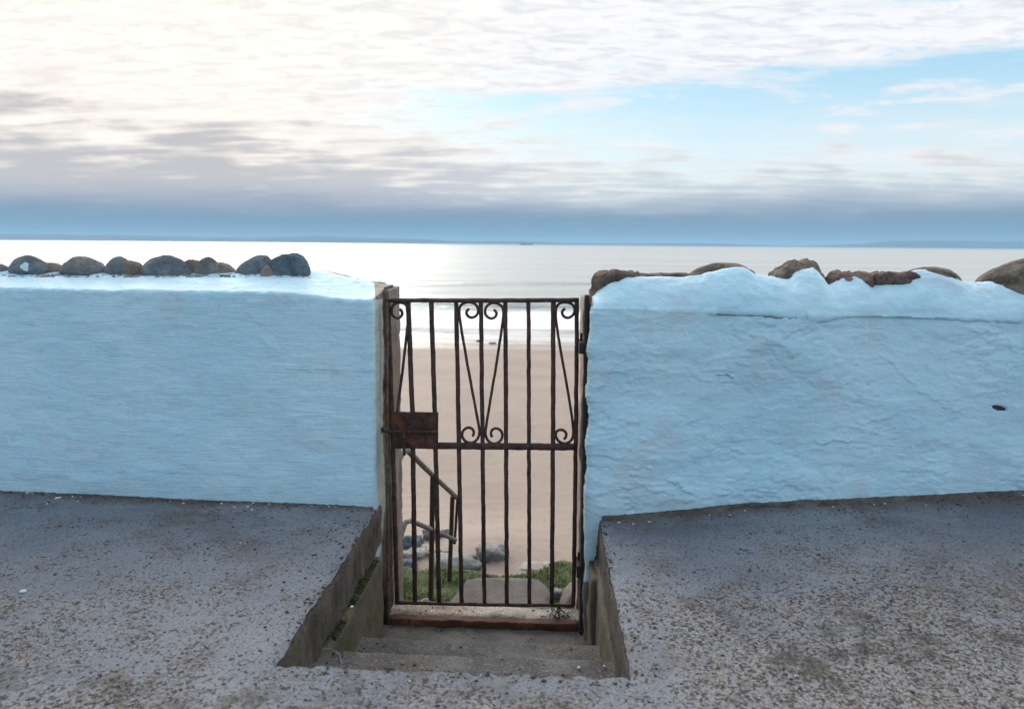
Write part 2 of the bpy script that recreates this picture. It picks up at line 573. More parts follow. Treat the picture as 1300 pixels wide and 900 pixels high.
def mat_stone(name, a, bcol, speck=(0.35, 0.34, 0.32), scale=1.0, rough=0.8, bump=0.006, paint=False):
    m, g, b = new_mat(name)
    p = g.pos()
    n1 = g.noise(p, 9.0 * scale, 5, 0.62, 0.4)
    n2 = g.noise(p, 75.0 * scale, 4, 0.65)
    n3 = g.noise(p, 22.0 * scale, 5, 0.6)
    c = g.mix(g.ss(n1, 0.36, 0.64), a, bcol)
    c = g.mix(g.mul(g.ss(n2, 0.56, 0.72), 0.45), c, speck)
    c = g.mix(g.mul(g.ss(n2, 0.45, 0.30), 0.6), c, tuple(k * 0.4 for k in a))
    c = g.mix(g.mul(g.ss(n3, 0.6, 0.7), 0.35), c, (0.12, 0.10, 0.055))
    if paint:
        pm = g.ss(g.add(g.attr('paint'), g.mul(g.sub(g.noise(p, 40.0, 4, 0.7), 0.5), 2.2)), 0.44, 0.54)
        c = g.mix(pm, c, (0.55, 0.70, 0.77))
    g.put(b.inputs['Base Color'], c)
    b.inputs['Roughness'].default_value = rough
    g.put(b.inputs['Normal'], g.bump(g.add(n2, g.add(n1, g.mul(n3, 1.6))), bump * 1.6, 0.9))
    return m


M_PAINT = mat_paint()
M_PAVE = mat_pavement()
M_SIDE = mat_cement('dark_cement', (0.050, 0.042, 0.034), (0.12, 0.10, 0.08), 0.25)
M_KERB = mat_cement('mossy_cement', (0.075, 0.066, 0.048), (0.15, 0.13, 0.095), 0.5, (0.12, 0.10, 0.06))
M_STEP = mat_cement('step_cement', (0.085, 0.080, 0.078), (0.17, 0.16, 0.155), 0.1, (0.12, 0.10, 0.085), spots=0.75)
M_SILL = mat_cement('pale_cement', (0.20, 0.185, 0.165), (0.44, 0.40, 0.35), 0.0, (0.25, 0.155, 0.09), spots=0.9)
M_SLAB = mat_cement('pebbly_cement', (0.055, 0.050, 0.047), (0.115, 0.106, 0.10), 0.0, (0.085, 0.074, 0.066), spots=0.8)
M_BARE = mat_cement('bare_jamb', (0.12, 0.105, 0.09), (0.25, 0.22, 0.19), 0.1, (0.20, 0.14, 0.10))
M_PINK = mat_cement('pink_jamb', (0.30, 0.23, 0.20), (0.42, 0.34, 0.30), 0.0, (0.33, 0.22, 0.17))
M_RUST = mat_rust('rusty_iron', (0.032, 0.018, 0.016), (0.085, 0.042, 0.034), (0.17, 0.062, 0.03), 0.5)
M_RUST2 = mat_rust('rusty_plate', (0.024, 0.012, 0.010), (0.075, 0.030, 0.022), (0.17, 0.055, 0.022), 0.7)
M_RUSTB = mat_rust('rusty_beam', (0.055, 0.022, 0.013), (0.12, 0.044, 0.022), (0.24, 0.11, 0.065), 0.7, 0.6)
M_POST = mat_rust('black_steel', (0.012, 0.011, 0.013), (0.026, 0.020, 0.019), (0.10, 0.035, 0.018), 0.45)
M_TIMBER = mat_rust('rust_stained_frame', (0.07, 0.05, 0.04), (0.17, 0.13, 0.10), (0.16, 0.055, 0.022), 0.9)
M_PIPE = mat_rust('weathered_pipe', (0.10, 0.090, 0.082), (0.20, 0.18, 0.165), (0.16, 0.08, 0.04), 0.35)
M_RAILPOST = mat_rust('dark_rail_post', (0.028, 0.017, 0.014), (0.06, 0.03, 0.022), (0.12, 0.045, 0.02), 0.4)
M_ST_BLUE = mat_stone('blue_grey_stone', (0.085, 0.115, 0.140), (0.17, 0.205, 0.23), paint=True)
M_ST_DBLUE = mat_stone('dark_blue_stone', (0.05, 0.085, 0.11), (0.11, 0.155, 0.185), (0.25, 0.30, 0.33), paint=True)
M_ST_GREY = mat_stone('grey_brown_stone', (0.115, 0.120, 0.122), (0.20, 0.20, 0.198), paint=True)
M_ST_TAN = mat_stone('tan_stone', (0.15, 0.122, 0.10), (0.24, 0.20, 0.17), paint=True)
M_ST_RED = mat_stone('red_brown_stone', (0.070, 0.045, 0.038), (0.20, 0.135, 0.11), (0.28, 0.22, 0.19), paint=True)
M_ST_BRN = mat_stone('dark_brown_stone', (0.050, 0.040, 0.032), (0.19, 0.155, 0.125), (0.27, 0.24, 0.21), paint=True)
M_BOULD = mat_stone('beach_boulder', (0.10, 0.115, 0.12), (0.22, 0.22, 0.215), (0.33, 0.31, 0.29), 0.35)
M_BOULD_P = mat_stone('pale_boulder', (0.26, 0.23, 0.21), (0.40, 0.36, 0.33), (0.5, 0.46, 0.42), 0.35)
M_BOULD_B = mat_stone('brown_boulder', (0.07, 0.055, 0.048), (0.14, 0.11, 0.095), (0.2, 0.18, 0.16), 0.4)


def mat_sand():
    m, g, b = new_mat('damp_sand')
    p = g.pos()
    x, y, z = g.sep(p)
    n1 = g.noise(p, 0.35, 4)
    n2 = g.noise(g.vmul(p, (0.5, 1.6, 1)), 3.0, 5, 0.6)
    n3 = g.noise(p, 60.0, 3, 0.6)
    c = g.mix(g.ss(n1, 0.35, 0.65), (0.245, 0.192, 0.160), (0.295, 0.233, 0.196))
    c = g.mix(g.mul(g.ss(n2, 0.56, 0.72), 0.35), c, (0.25, 0.19, 0.16))
    c = g.mix(g.mul(g.ss(n3, 0.6, 0.75), 0.3), c, (0.45, 0.37, 0.32))
    # wrack and pebbles dotted about
    v = g.voro(g.vmul(p, (1.0, 0.6, 1)), 2.3, 'Distance')
    vc = g.sep(g.voro(g.vmul(p, (1.0, 0.6, 1)), 2.3, 'Color'))
    dot = g.mul(g.ss(v, 0.13, 0.07), g.ss(vc[0], 0.45, 0.5))
    c = g.mix(g.mul(dot, 0.7), c, (0.10, 0.08, 0.07))
    g.put(b.inputs['Base Color'], c)
    wet = g.ss(g.add(y, g.mul(n1, 2.0)), 33.5, 36.5)
    g.put(b.inputs['Roughness'], g.lin(wet, 0, 1, 0.75, 0.25))
    foot = g.noise(g.vmul(p, (1.0, 0.8, 1)), 4.5, 4, 0.6)
    c2 = g.mix(g.mul(g.ss(foot, 0.58, 0.66), 0.30), c, (0.19, 0.145, 0.12))
    v2 = g.voro(g.vmul(p, (1.0, 0.7, 1)), 6.5, 'Distance')
    vc2 = g.sep(g.voro(g.vmul(p, (1.0, 0.7, 1)), 6.5, 'Color'))
    c2 = g.mix(g.mul(g.mul(g.ss(v2, 0.16, 0.08), g.ss(vc2[0], 0.72, 0.76)), 0.75), c2, (0.09, 0.075, 0.065))
    g.put(b.inputs['Base Color'], c2)
    h = g.add(g.mul(n2, 1.0), g.add(g.mul(n3, 0.2), g.mul(foot, 0.9)))
    g.put(b.inputs['Normal'], g.bump(h, 0.035, 0.7))
    return m


def mat_sea():
    m, g, b = new_mat('sea_water')
    p = g.pos()
    x, y, z = g.sep(p)
    w1 = g.noise(g.vmul(p, (0.10, 0.42, 1)), 1.0, 5, 0.6)
    w2 = g.noise(g.vmul(p, (0.9, 2.2, 1)), 1.0, 4, 0.6)
    w3 = g.noise(g.vmul(p, (0.012, 0.045, 1)), 1.0, 5, 0.6)
    wob = g.mul(g.sub(g.noise(g.vmul(p, (0.13, 0.02, 1)), 1.0, 4, 0.6), 0.5), 5.0)
    yy = g.add(y, wob)
    fo = g.noise(g.vmul(p, (0.25, 1.2, 1)), 1.0, 6, 0.65, 0.6)
    f1 = g.mul(g.ss(yy, 41.5, 42.6), g.ss(yy, 57.0, 52.0))       # surf between the breakers
    fo_b = g.ss(g.add(fo, g.mul(f1, 0.24)), 0.50, 0.66)
    f1 = g.mul(f1, fo_b)
    f2 = g.mul(g.mul(g.ss(yy, 35.0, 36.5), g.ss(yy, 41.2, 40.0)), g.ss(fo, 0.35, 0.6))
    foam = g.mx(f1, g.mul(f2, 0.7))
    deep = g.mix(g.ss(y, 45.0, 110.0), (0.25, 0.31, 0.315), (0.29, 0.325, 0.335))  # pale turbid base, raised to make up for weak sky reflection
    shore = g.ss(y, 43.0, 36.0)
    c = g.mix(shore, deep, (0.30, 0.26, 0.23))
    face = g.mul(g.mul(g.ss(yy, 55.6, 57.2), g.ss(yy, 60.0, 58.6)), g.ss(fo, 0.42, 0.55))
    c = g.mix(g.mul(face, 0.85), c, (0.03, 0.17, 0.19))
    c = g.mix(foam, c, (0.80, 0.80, 0.80))
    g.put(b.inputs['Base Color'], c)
    stre = g.ss(g.noise(g.vmul(p, (0.006, 0.11, 1)), 1.0, 6, 0.65), 0.42, 0.60)
    g.put(b.inputs['Roughness'], g.mx(g.lin(foam, 0, 1, 0.0, 0.8), g.lin(stre, 0, 1, 0.30, 0.50)))
    b.inputs['IOR'].default_value = 1.33
    b.inputs['Specular IOR Level'].default_value = 0.8
    h = g.add(g.mul(w1, 1.1), g.add(g.mul(w2, 0.30), g.mul(w3, 4.5)))
    calm = g.ss(y, 34.0, 60.0, 0.25, 1.0)
    g.put(b.inputs['Normal'], g.bump(g.mul(h, calm), 0.55, 1.0))
    return m


def mat_plain(name, colr, rough=0.8):
    m, g, b = new_mat(name)
    p = g.pos()
    n = g.noise(p, 40.0, 4, 0.6)
    g.put(b.inputs['Base Color'], g.mix(g.ss(n, 0.35, 0.65), tuple(k * 0.7 for k in colr), colr))
    b.inputs['Roughness'].default_value = rough
    return m


def mat_hill():
    m, g, b = new_mat('far_hill')
    n = g.noise(g.pos(), 0.002, 5, 0.6)
    g.put(b.inputs['Base Color'], g.mix(g.ss(n, 0.4, 0.6), (0.015, 0.04, 0.05), (0.03, 0.06, 0.065)))
    b.inputs['Roughness'].default_value = 1.0
    return m


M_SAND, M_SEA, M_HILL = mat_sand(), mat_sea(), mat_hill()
M_TURF = mat_plain('green_algae', (0.050, 0.080, 0.018), 0.9)
M_BLADE = mat_plain('grass_blade', (0.058, 0.100, 0.012), 0.8)
M_BLADE_D = mat_plain('dark_leaf', (0.03, 0.075, 0.018), 0.8)
M_TWIG = mat_plain('dead_twig', (0.030, 0.022, 0.018), 0.9)
M_STRING = mat_plain('pale_string', (0.42, 0.44, 0.46), 0.8)
M_WRACK = mat_plain('dark_wrack', (0.05, 0.045, 0.04), 0.8)
M_FLECK = mat_plain('paint_fleck', (0.62, 0.70, 0.74), 0.7)
M_SHIP = mat_plain('ship_paint', (0.04, 0.05, 0.06), 0.7)
M_PEB_D = mat_plain('dark_pebble', (0.05, 0.045, 0.042), 0.8)
M_PEB_T = mat_plain('tan_pebble', (0.24, 0.18, 0.13), 0.85)

# ------------------------------------------------------------------ setting: sea, sand, far land
SEA_Z = -3.6


def axis(pts):
    out = []
    for a, b, s in pts:
        n = max(1, int(round((b - a) / s)))
        out += [a + (b - a) * i / n for i in range(n)]
    out.append(pts[-1][1])
    return np.array(out)


xs = axis([(-60000, -6000, 9000), (-6000, -600, 900), (-600, -60, 60), (-60, 45, 1.2), (45, 600, 60), (600, 6000, 900), (6000, 60000, 9000)])
ys = axis([(34.2, 64, 0.22), (64, 110, 0.5), (110, 300, 8), (300, 3000, 200), (3000, 60000, 6000)])
X, Y = np.meshgrid(xs, ys, indexing='ij')
P3 = np.stack([X, Y, X * 0], -1)
wv = fbm(P3, 0.05, 3, 0.5, 5) * 2.2
amp = 0.75 + 0.5 * fbm(P3, 0.035, 2, 0.5, 9, (1, 0.3, 1))
Z = np.full(X.shape, SEA_Z)


def crest(y0, h, wf, wb, ph):
    d = Y - (y0 + wv + 1.5 * fbm(P3 + ph, 0.02, 2, 0.5, 3))
    return h * np.where(d < 0, np.exp(-(d / wf) ** 2), np.exp(-(d / wb) ** 2))


Z += np.clip(amp, 0.1, 2) * crest(58, 0.50, 0.9, 2.4, 0) + crest(42.2, 0.13, 0.30, 2.0, 40) + np.clip(amp, .3, 2) * crest(88, 0.42, 1.8, 5, 80)
Z += 0.05 * fbm(P3, 0.3, 3, 0.5, 21, (0.4, 1, 1)) * sstep(Y, 37, 48) * (1 - sstep(Y, 90, 110))
V = np.stack([X, Y, Z], -1).reshape(-1, 3)
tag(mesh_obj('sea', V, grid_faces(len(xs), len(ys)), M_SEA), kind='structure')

xs = axis([(-4000, -40, 330), (-40, -6, 1.0), (-6, 6, 0.12), (6, 40, 1.0), (40, 4000, 330)])
ys = axis([(3.9, 12, 0.12), (12, 42, 0.5)])
X, Y = np.meshgrid(xs, ys, indexing='ij')
P3 = np.stack([X, Y, X * 0], -1)


def sand_z(X, Y):
    P = np.stack([X, Y, X * 0], -1)
    return -2.48 - 0.0345 * (Y - 4) + 0.035 * fbm(P, 0.5, 3, 0.5, 4) * (1 - sstep(Y, 26, 33))


Z = sand_z(X, Y) + 0.16 * np.exp(-(((X + 0.75) / 0.9) ** 2 + ((Y - 9.1) / 0.8) ** 2))
tag(mesh_obj('sand', np.stack([X, Y, Z], -1).reshape(-1, 3), grid_faces(len(xs), len(ys)), M_SAND), kind='structure')

# the far shore: two low ranges of hills
def hills(x0, x1, y0, prof, seed):
    xs = np.linspace(x0, x1, 260)
    ys = np.linspace(y0 - 700, y0 + 1500, 18)
    X, Y = np.meshgrid(xs, ys, indexing='ij')
    h = np.interp(xs, [p[0] for p in prof], [p[1] for p in prof])[:, None]
    t = (Y - y0) / 700.0
    sh = np.where(t < 0, np.clip(1 + t, 0, 1) ** 0.8, np.clip(1 - t / 2.2, 0, 1) ** 0.8)
    P = np.stack([X, Y, X * 0], -1)
    Z = SEA_Z - 2 + (h + 2) * sh * (1 + 0.22 * fbm(P, 1 / 900., 5, 0.55, seed))
    tag(mesh_obj('hills', np.stack([X, Y, Z], -1).reshape(-1, 3), grid_faces(len(xs), len(ys)), M_HILL), kind='structure')


hills(-11000, 3400, 9000, [(-11000, 40), (-7600, 70), (-6700, 78), (-5600, 62), (-4600, 66), (-3600, 52), (-2800, 74), (-2000, 60), (-1100, 45), (-400, 38), (200, 22), (1000, 30), (2000, 26), (3400, 8)], 3)
hills(2200, 12000, 9600, [(2200, 4), (3300, 16), (3950, 50), (4250, 92), (4700, 104), (5200, 98), (5700, 92), (6300, 76), (7200, 88), (9000, 60), (12000, 30)], 8)

hz = bpy.data.materials.new('sea_haze')
hz.use_nodes = True
t = hz.node_tree
t.nodes.clear()
ho = t.nodes.new('ShaderNodeOutputMaterial')
hv = t.nodes.new('ShaderNodeVolumePrincipled')
hv.inputs['Color'].default_value = (0.35, 0.58, 0.79, 1)
hv.inputs['Density'].default_value = 0.00011
hv.inputs['Anisotropy'].default_value = 0.0
t.links.new(hv.outputs[0], ho.inputs['Volume'])
mb = MB()
lo, hi = (-62000, -40, -9), (62000, 62000, 165)
c8 = [(x, y, z) for x in (lo[0], hi[0]) for y in (lo[1], hi[1]) for z in (lo[2], hi[2])]
mb.add(c8, [(0, 1, 3, 2), (4, 6, 7, 5), (0, 4, 5, 1), (2, 3, 7, 6), (0, 2, 6, 4), (1, 5, 7, 3)])
tag(mb.build('haze', hz, None, False), kind='stuff')

# ------------------------------------------------------------------ pavement with the sunken well
WX0, WX1, WY0 = -0.797, 0.260, 2.04


def wall_y(x):
    x = np.asarray(x, float)
    return np.where(x < -0.3, 3.355 + 0.05 * (-0.797 - x), 3.355 + 0.05 * (x - 0.2))


def pave_z(x, y):
    x, y = np.asarray(x, float), np.asarray(y, float)
    P = np.stack([x, y, x * 0], -1)
    z = 0.055 * np.maximum(0, x - 0.45) * sstep(x, 0.45, 0.9) * sstep(y, 0.5, 3.0)
    z = z + 0.006 * fbm(P, 1.6, 3, 0.5, 12) + 0.0022 * fbm(P, 18, 3, 0.55, 14)
    z = z - 0.034 * np.exp(-((x - 0.32) / 0.30) ** 2) * sstep(y, 2.2, 3.2) * (x > -0.3)
    # dirt banked up against the wall
    d = wall_y(x) - y
    z = z + 0.022 * np.exp(-np.maximum(d, 0) / 0.03) * np.where(x > 0.2, 1.3, 0.5)
    return z


xs = axis([(-12, -3, 0.5), (-3, WX0 - 0.06, 0.02), (WX0 - 0.06, WX0, 0.005), (WX0, WX1, 0.0132), (WX1, WX1 + 0.06, 0.006), (WX1 + 0.06, 3.2, 0.02), (3.2, 12, 0.5)])
ys = axis([(-9, 0.4, 0.6), (0.4, WY0 - 0.05, 0.02), (WY0 - 0.05, WY0, 0.006), (WY0, 3.5, 0.009)])
X, Y = np.meshgrid(xs, ys, indexing='ij')
Y = np.where(Y > 2.6, 2.6 + (Y - 2.6) / 0.9 * (wall_y(X) + 0.10 - 2.6), Y)
P3 = np.stack([X, Y, X * 0], -1)
inx = (X > WX0 - 1e-6) & (X < WX1 + 1e-6)
iny = Y > WY0 - 1e-6
# signed distance to the well mouth (outside positive)
ddx = np.maximum(WX0 - X, X - WX1)
ddy = WY0 - Y
dist = np.where((ddx > 0) & (ddy > 0), np.hypot(np.maximum(ddx, 0), np.maximum(ddy, 0)), np.maximum(ddx, ddy))
fall = np.exp(-np.abs(dist) / 0.02)
rag = 0.0014 * fbm(P3, 5, 2, 0.5, 31) + 0.0018 * fbm(P3, 45, 3, 0.6, 32) + 0.012 * np.minimum(0, fbm(P3, 13, 3, 0.6, 33) + 0.45)
Xd = X + rag * fall * (np.abs(ddx) < 0.07) * np.where(X < -0.3, 1, -1) * (Y > WY0 - 0.05)
Yd = Y + 0.6 * rag * fall * (np.abs(ddy) < 0.06) * (ddx < 0.02)
Z = pave_z(X, Y)
Z = Z - np.maximum(0.002, 0.009 + 0.010 * fbm(P3, 26, 3, 0.6, 35)) * np.exp(-np.maximum(dist, 0) / 0.014)
idx = np.arange(X.size).reshape(X.shape)
faces = []
nx, ny = X.shape
hole = np.zeros((nx - 1, ny - 1), bool)
xc, yc = (xs[:-1] + xs[1:]) / 2, (ys[:-1] + ys[1:]) / 2
hole = ((xc[:, None] > WX0) & (xc[:, None] < WX1) & (yc[None, :] > WY0))
for i in range(nx - 1):
    for j in range(ny - 1):
        if not hole[i, j]:
            faces.append((idx[i, j], idx[i + 1, j], idx[i + 1, j + 1], idx[i, j + 1]))
V = np.stack([Xd, Yd, Z], -1).reshape(-1, 3).tolist()
fm = [0] * len(faces)
ixa, ixb, iya = int(np.argmin(np.abs(xs - WX0))), int(np.argmin(np.abs(xs - WX1))), int(np.argmin(np.abs(ys - WY0)))


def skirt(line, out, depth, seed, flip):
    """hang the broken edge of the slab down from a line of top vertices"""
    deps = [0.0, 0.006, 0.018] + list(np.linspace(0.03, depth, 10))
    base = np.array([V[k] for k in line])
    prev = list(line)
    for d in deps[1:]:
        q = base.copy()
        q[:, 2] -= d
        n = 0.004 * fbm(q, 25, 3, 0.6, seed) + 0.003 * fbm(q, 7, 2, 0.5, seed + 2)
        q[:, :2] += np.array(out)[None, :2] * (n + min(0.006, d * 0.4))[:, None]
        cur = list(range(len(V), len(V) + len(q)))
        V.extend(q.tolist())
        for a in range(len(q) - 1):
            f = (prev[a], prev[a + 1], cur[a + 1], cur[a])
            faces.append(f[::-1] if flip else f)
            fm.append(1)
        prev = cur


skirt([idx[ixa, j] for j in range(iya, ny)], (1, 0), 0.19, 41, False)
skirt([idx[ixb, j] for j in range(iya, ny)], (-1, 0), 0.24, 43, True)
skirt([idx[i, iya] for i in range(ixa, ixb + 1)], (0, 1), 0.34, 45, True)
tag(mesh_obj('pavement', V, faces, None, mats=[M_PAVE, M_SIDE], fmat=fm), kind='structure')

# ------------------------------------------------------------------ sunken steps inside the mouth
st = empty('concrete_steps', (-0.27, 2.5, -0.6), 'sunken grey concrete steps going down from the pavement to the gate', 'steps')


def rough_block(name, lo, hi, mat, parent, seed, jit=0.004, bev=0.012, step=0.025):
    return MB().block(lo, hi, step, bev, jit, seed).build(name, mat, parent)


rough_block('step', (-0.84, 2.00, -0.75), (0.31, 2.485, -0.205), M_STEP, st, 51)
rough_block('step', (-0.84, 2.40, -0.85), (0.31, 2.94, -0.405), M_STEP, st, 52)
rough_block('step', (-0.84, 2.90, -0.95), (0.31, 3.47, -0.628), M_STEP, st, 53, 0.006)


def kerb(lo, hi, seed, inner):
    return MB().block(lo, hi, 0.02, 0.016, 0.006, seed, 9).build('side_kerb', M_KERB, st)


kl = kerb((-1.0, 2.36, -0.9), (-0.768, 3.36, -0.222), 55, 1)
kl['label'] = 'lower side block with a mossy gap above it'
kr = kerb((0.238, 2.10, -0.9), (0.45, 3.36, -0.20), 56, -1)
kr2 = MB().block((0.212, 3.19, -0.9), (0.42, 3.375, -0.235), 0.02, 0.02, 0.006, 57, 9).build('side_kerb', M_KERB, st)
kr['label'] = 'smooth greenish plastered side block'
# moss lying in the gap over the left side block
mb = MB()
rnd = random.Random(4)
for k in range(2600):
    yy = 2.58 + 0.72 * rnd.random()
    cl = float(fbm(np.array([[yy, 0.0, 0.0]]), 9, 3, 0.6, 44)[0])
    if rnd.random() > 0.25 + 0.9 * cl + 0.5 * (yy > 2.95):
        continue
    r = 0.002 + 0.0045 * rnd.random() ** 2
    A, F = rock_mesh((r, r * 1.4, r * 0.8), k, 0.3, 1)
    mb.add(A + np.array([-0.805 + 0.034 * rnd.random(), yy, -0.222 + 0.020 * rnd.random() * (0.4 + cl)]), F)
mo = mb.build('moss', mat_plain('dark_moss', (0.05, 0.055, 0.014), 0.95), st)
mo['kind'] = 'stuff'

# ------------------------------------------------------------------ walls
def polydist(Pxz, poly):
    """distance and side of points to an open polyline in the wall plane"""
    best = np.full(Pxz.shape[:-1], 9.0)
    side = np.zeros(Pxz.shape[:-1])
    for (ax, az_), (bx, bz) in zip(poly[:-1], poly[1:]):
        d = np.array([bx - ax, bz - az_])
        L2 = d @ d
        rel = Pxz - np.array([ax, az_])
        t = np.clip((rel @ d) / L2, 0, 1)
        q = rel - t[..., None] * d
        dd = np.hypot(q[..., 0], q[..., 1])
        s = np.sign(d[0] * rel[..., 1] - d[1] * rel[..., 0])
        side = np.where(dd < best, s, side)
        best = np.minimum(dd, best)
    return best, side


def wall_mesh(name, xs_, xe, sgn, prof_fn, disp_fn, attr_fn, parent, r=0.03, thick=0.52, mat=None):
    """Sweep a front-top-back profile along x and close the end at xe with a rounded corner.
    sgn = +1: the end looks towards +x, -1: towards -x."""
    cols = [(x, 0.0) for x in xs_]
    for k in range(1, 7):
        th = k / 6 * math.pi / 2
        cols.append((xe - sgn * r * (1 - math.sin(th)), r * (1 - math.cos(th))))
    for k in range(1, 34):
        cols.append((xe, r + (thick / 2 - r) * k / 33))
    G = []
    for x, inset in cols:
        pr = prof_fn(x)                                # n x 2 (y, z)
        yf = float(wall_y(x))
        ym = yf + thick / 2
        y = pr[:, 0]
        a = np.abs(y - ym)
        y2 = ym + np.sign(y - ym) * np.maximum(a - inset, 0)
        G.append(np.stack([np.full(len(pr), x), y2, pr[:, 1]], -1))
    G = np.array(G)
    # normals from the grid
    du = np.gradient(G, axis=0)
    dv = np.gradient(G, axis=1)
    N = np.cross(dv, du) * (-1)
    ln = np.linalg.norm(N, axis=-1, keepdims=True)
    N = N / np.maximum(ln, 1e-9) * sgn
    D = disp_fn(G)
    nu, nv = G.shape[:2]
    bad = ln[..., 0] < 1e-7
    D = np.where(bad, 0, D)
    G2 = G + N * D[..., None]
    f = grid_faces(nu, nv, 0, sgn < 0)
    return mesh_obj(name, G2.reshape(-1, 3), f, mat or M_PAINT, parent, True, {k: v.reshape(-1) for k, v in attr_fn(G).items()})


# --- left wall
lw = empty('sea_wall', (-3.0, 3.6, 0), 'smooth pale blue painted wall left of the gate with a flat white lit top', 'wall')
TH = 0.52


def prof_left(x):
    yf = float(wall_y(x))
    k = float(sstep(x, -0.80, -1.25))
    zf = 0.998 + 0.028 * float(sstep(x, -0.8, -1.3))
    rise = 0.040 + 0.045 * k
    z = list(np.linspace(-0.75, 0.0, 34)) + list(np.linspace(0.0, zf - 0.02, 118))[1:]
    pts = [(yf, q) for q in z]
    for i in range(1, 6):
        th = i / 5 * (math.pi / 2 - 0.2)
        pts.append((yf + 0.02 * (1 - math.cos(th)), zf - 0.02 + 0.02 * math.sin(th)))
    y0, z0 = pts[-1]
    for i in range(1, 32):
        t = i / 31
        pts.append((y0 + (TH - 0.03) * t, z0 + rise * min(1, t * 1.35)))
    y1, z1 = pts[-1]
    for i in range(1, 5):
        th = i / 4 * math.pi / 2
        pts.append((y1 + 0.012 * math.sin(th), z1 - 0.012 * (1 - math.cos(th))))
    yb = pts[-1][0]
    for q in np.linspace(z1 - 0.04, -2.9, 40):
        pts.append((yb, q))
    return np.array(pts)


LCR = [[(-2.32, 0.865), (-2.20, 0.862), (-2.05, 0.858)], [(-2.53, 0.853), (-2.46, 0.855)], [(-1.75, 0.862), (-1.62, 0.848), (-1.58, 0.85)],
       [(-1.20, 0.668), (-1.09, 0.664), (-1.07, 0.671), (-0.97, 0.665), (-0.86, 0.668), (-0.80, 0.664)],
       [(-1.15, 0.42), (-1.12, 0.45)], [(-1.95, 0.155), (-1.6, 0.150), (-1.25, 0.142)], [(-1.32, 0.80), (-1.28, 0.765)]]


def disp_left(G):
    d = 0.006 * fbm(G, 1.8, 3, 0.5, 61) + 0.0026 * fbm(G, 9, 4, 0.55, 62, (0.7, 1, 1.6)) + 0.0008 * fbm(G, 34, 3, 0.6, 63, (0.25, 1, 2.5))
    xz = G[..., [0, 2]]
    on = G[..., 1] < wall_y(G[..., 0]) + 0.1
    for i, c in enumerate(LCR):
        dd, s = polydist(xz + 0.004 * np.stack([fbm(G, 40, 2, .5, 2), fbm(G, 40, 2, .5, 4)], -1), c)
        d = d + on * 0.0030 * np.exp(-dd / 0.016) * (s > 0)
    # lumpy plaster on the top and a bare, broken arris at the gate end
    top = G[..., 2] > 0.985
    d = d + top * (0.003 * fbm(G, 22, 3, 0.6, 65))
    bare = sstep(G[..., 1] - wall_y(G[..., 0]), 0.18, 0.22) * (np.abs(G[..., 0] + 0.797) < 0.12)
    d = d + bare * (0.004 * fbm(G, 9, 4, 0.6, 66, (1, 1, 0.5)))
    return d


def attr_left(G):
    x, y, z = G[..., 0], G[..., 1], G[..., 2]
    dy = y - wall_y(x)
    end = x > -0.86
    p = np.ones(x.shape)
    p = np.minimum(p, sstep(z, 0.002, 0.034) + (x > -0.83) * sstep(dy, 0.012, 0.03) * 1.0)          # paint stops above the pavement
    p = np.where(z > 0.9, 1, p)
    p = p * (1 - sstep(dy, 0.43, 0.47))
    ch = sstep(x, -0.812, -0.800)                                                              # the cheek in the opening
    cut = 0.235 - 0.03 * sstep(z, 1.0, 0.3) - 0.15 * sstep(z, -0.02, -0.36)
    p = np.where((ch > 0.5) & (dy > 0.004), (1 - sstep(dy, cut - 0.014, cut + 0.014)) * sstep(z, -0.40, -0.30), p)
    topb = (z > 0.985) & (dy > 0.03)
    p = np.where(topb, (1 - sstep(x + 0.25 * dy, -0.80, -0.755)) * (1 - sstep(dy, 0.44, 0.48)), p)
    xz = G[..., [0, 2]]
    cr = np.zeros(x.shape)
    dd, _ = polydist(xz, LCR[3])
    cr = np.maximum(cr, 0.85 * np.exp(-dd / 0.006) * (dy < 0.02))
    cream = ch * sstep(dy, 0.03, 0.08) * 0.85
    rusty = ch * sstep(dy, 0.14, 0.18) * (1 - sstep(dy, 0.28, 0.34)) * (0.35 + 0.65 * sstep(z, 0.3, -0.4))
    return dict(paint=p, crack_and_shadow=cr, cream=cream, rusty=rusty)


xl = axis([(-12, -3.2, 0.4), (-3.2, -0.83, 0.009)])
wall_mesh('painted_face', xl, -0.797, 1, prof_left, disp_left, attr_left, lw, 0.026, TH)

# --- right wall: recessed panel below, sloping plaster over the coping stones above
rw = empty('sea_wall', (3.0, 3.6, 0), 'lumpy pale blue painted wall right of the gate with stones bedded along its crest', 'wall')
CREST_PX = [(752, 375), (757, 369), (765, 362), (775, 356), (790, 353.5), (830, 354), (870, 352.5), (893, 350), (900, 347), (920, 342), (945, 340), (956, 343), (962, 347), (985, 349),
            (1000, 353), (1005, 353), (1012, 346), (1028, 341), (1037, 339), (1045, 347), (1056, 362), (1062, 359), (1070, 353), (1085, 349), (1094, 347.5), (1103, 352), (1109, 358), (1114, 357),
            (1125, 353), (1140, 351), (1155, 348.5), (1162, 344), (1180, 342), (1197, 341.5), (1210, 345), (1222, 350), (1233, 358), (1240, 360.5), (1300, 361)]
_c = [at_y(px, py, 3.50 + 0.03 * max(0, (px - 900) / 400)) for px, py in CREST_PX]
CX = np.array([0.15] + [p.x for p in _c] + [2.6, 3.0, 3.3, 3.6, 4.0, 4.6, 5, 12])
CZ = np.array([_c[0].z - 0.02] + [p.z for p in _c] + [1.12, 1.09, 1.14, 1.10, 1.13, 1.10, 1.12, 1.11])


def ledge_z(x):
    return 0.948 + 0.012 * math.sin(x * 2.1) + 0.02 * float(sstep(x, 0.55, 0.35))


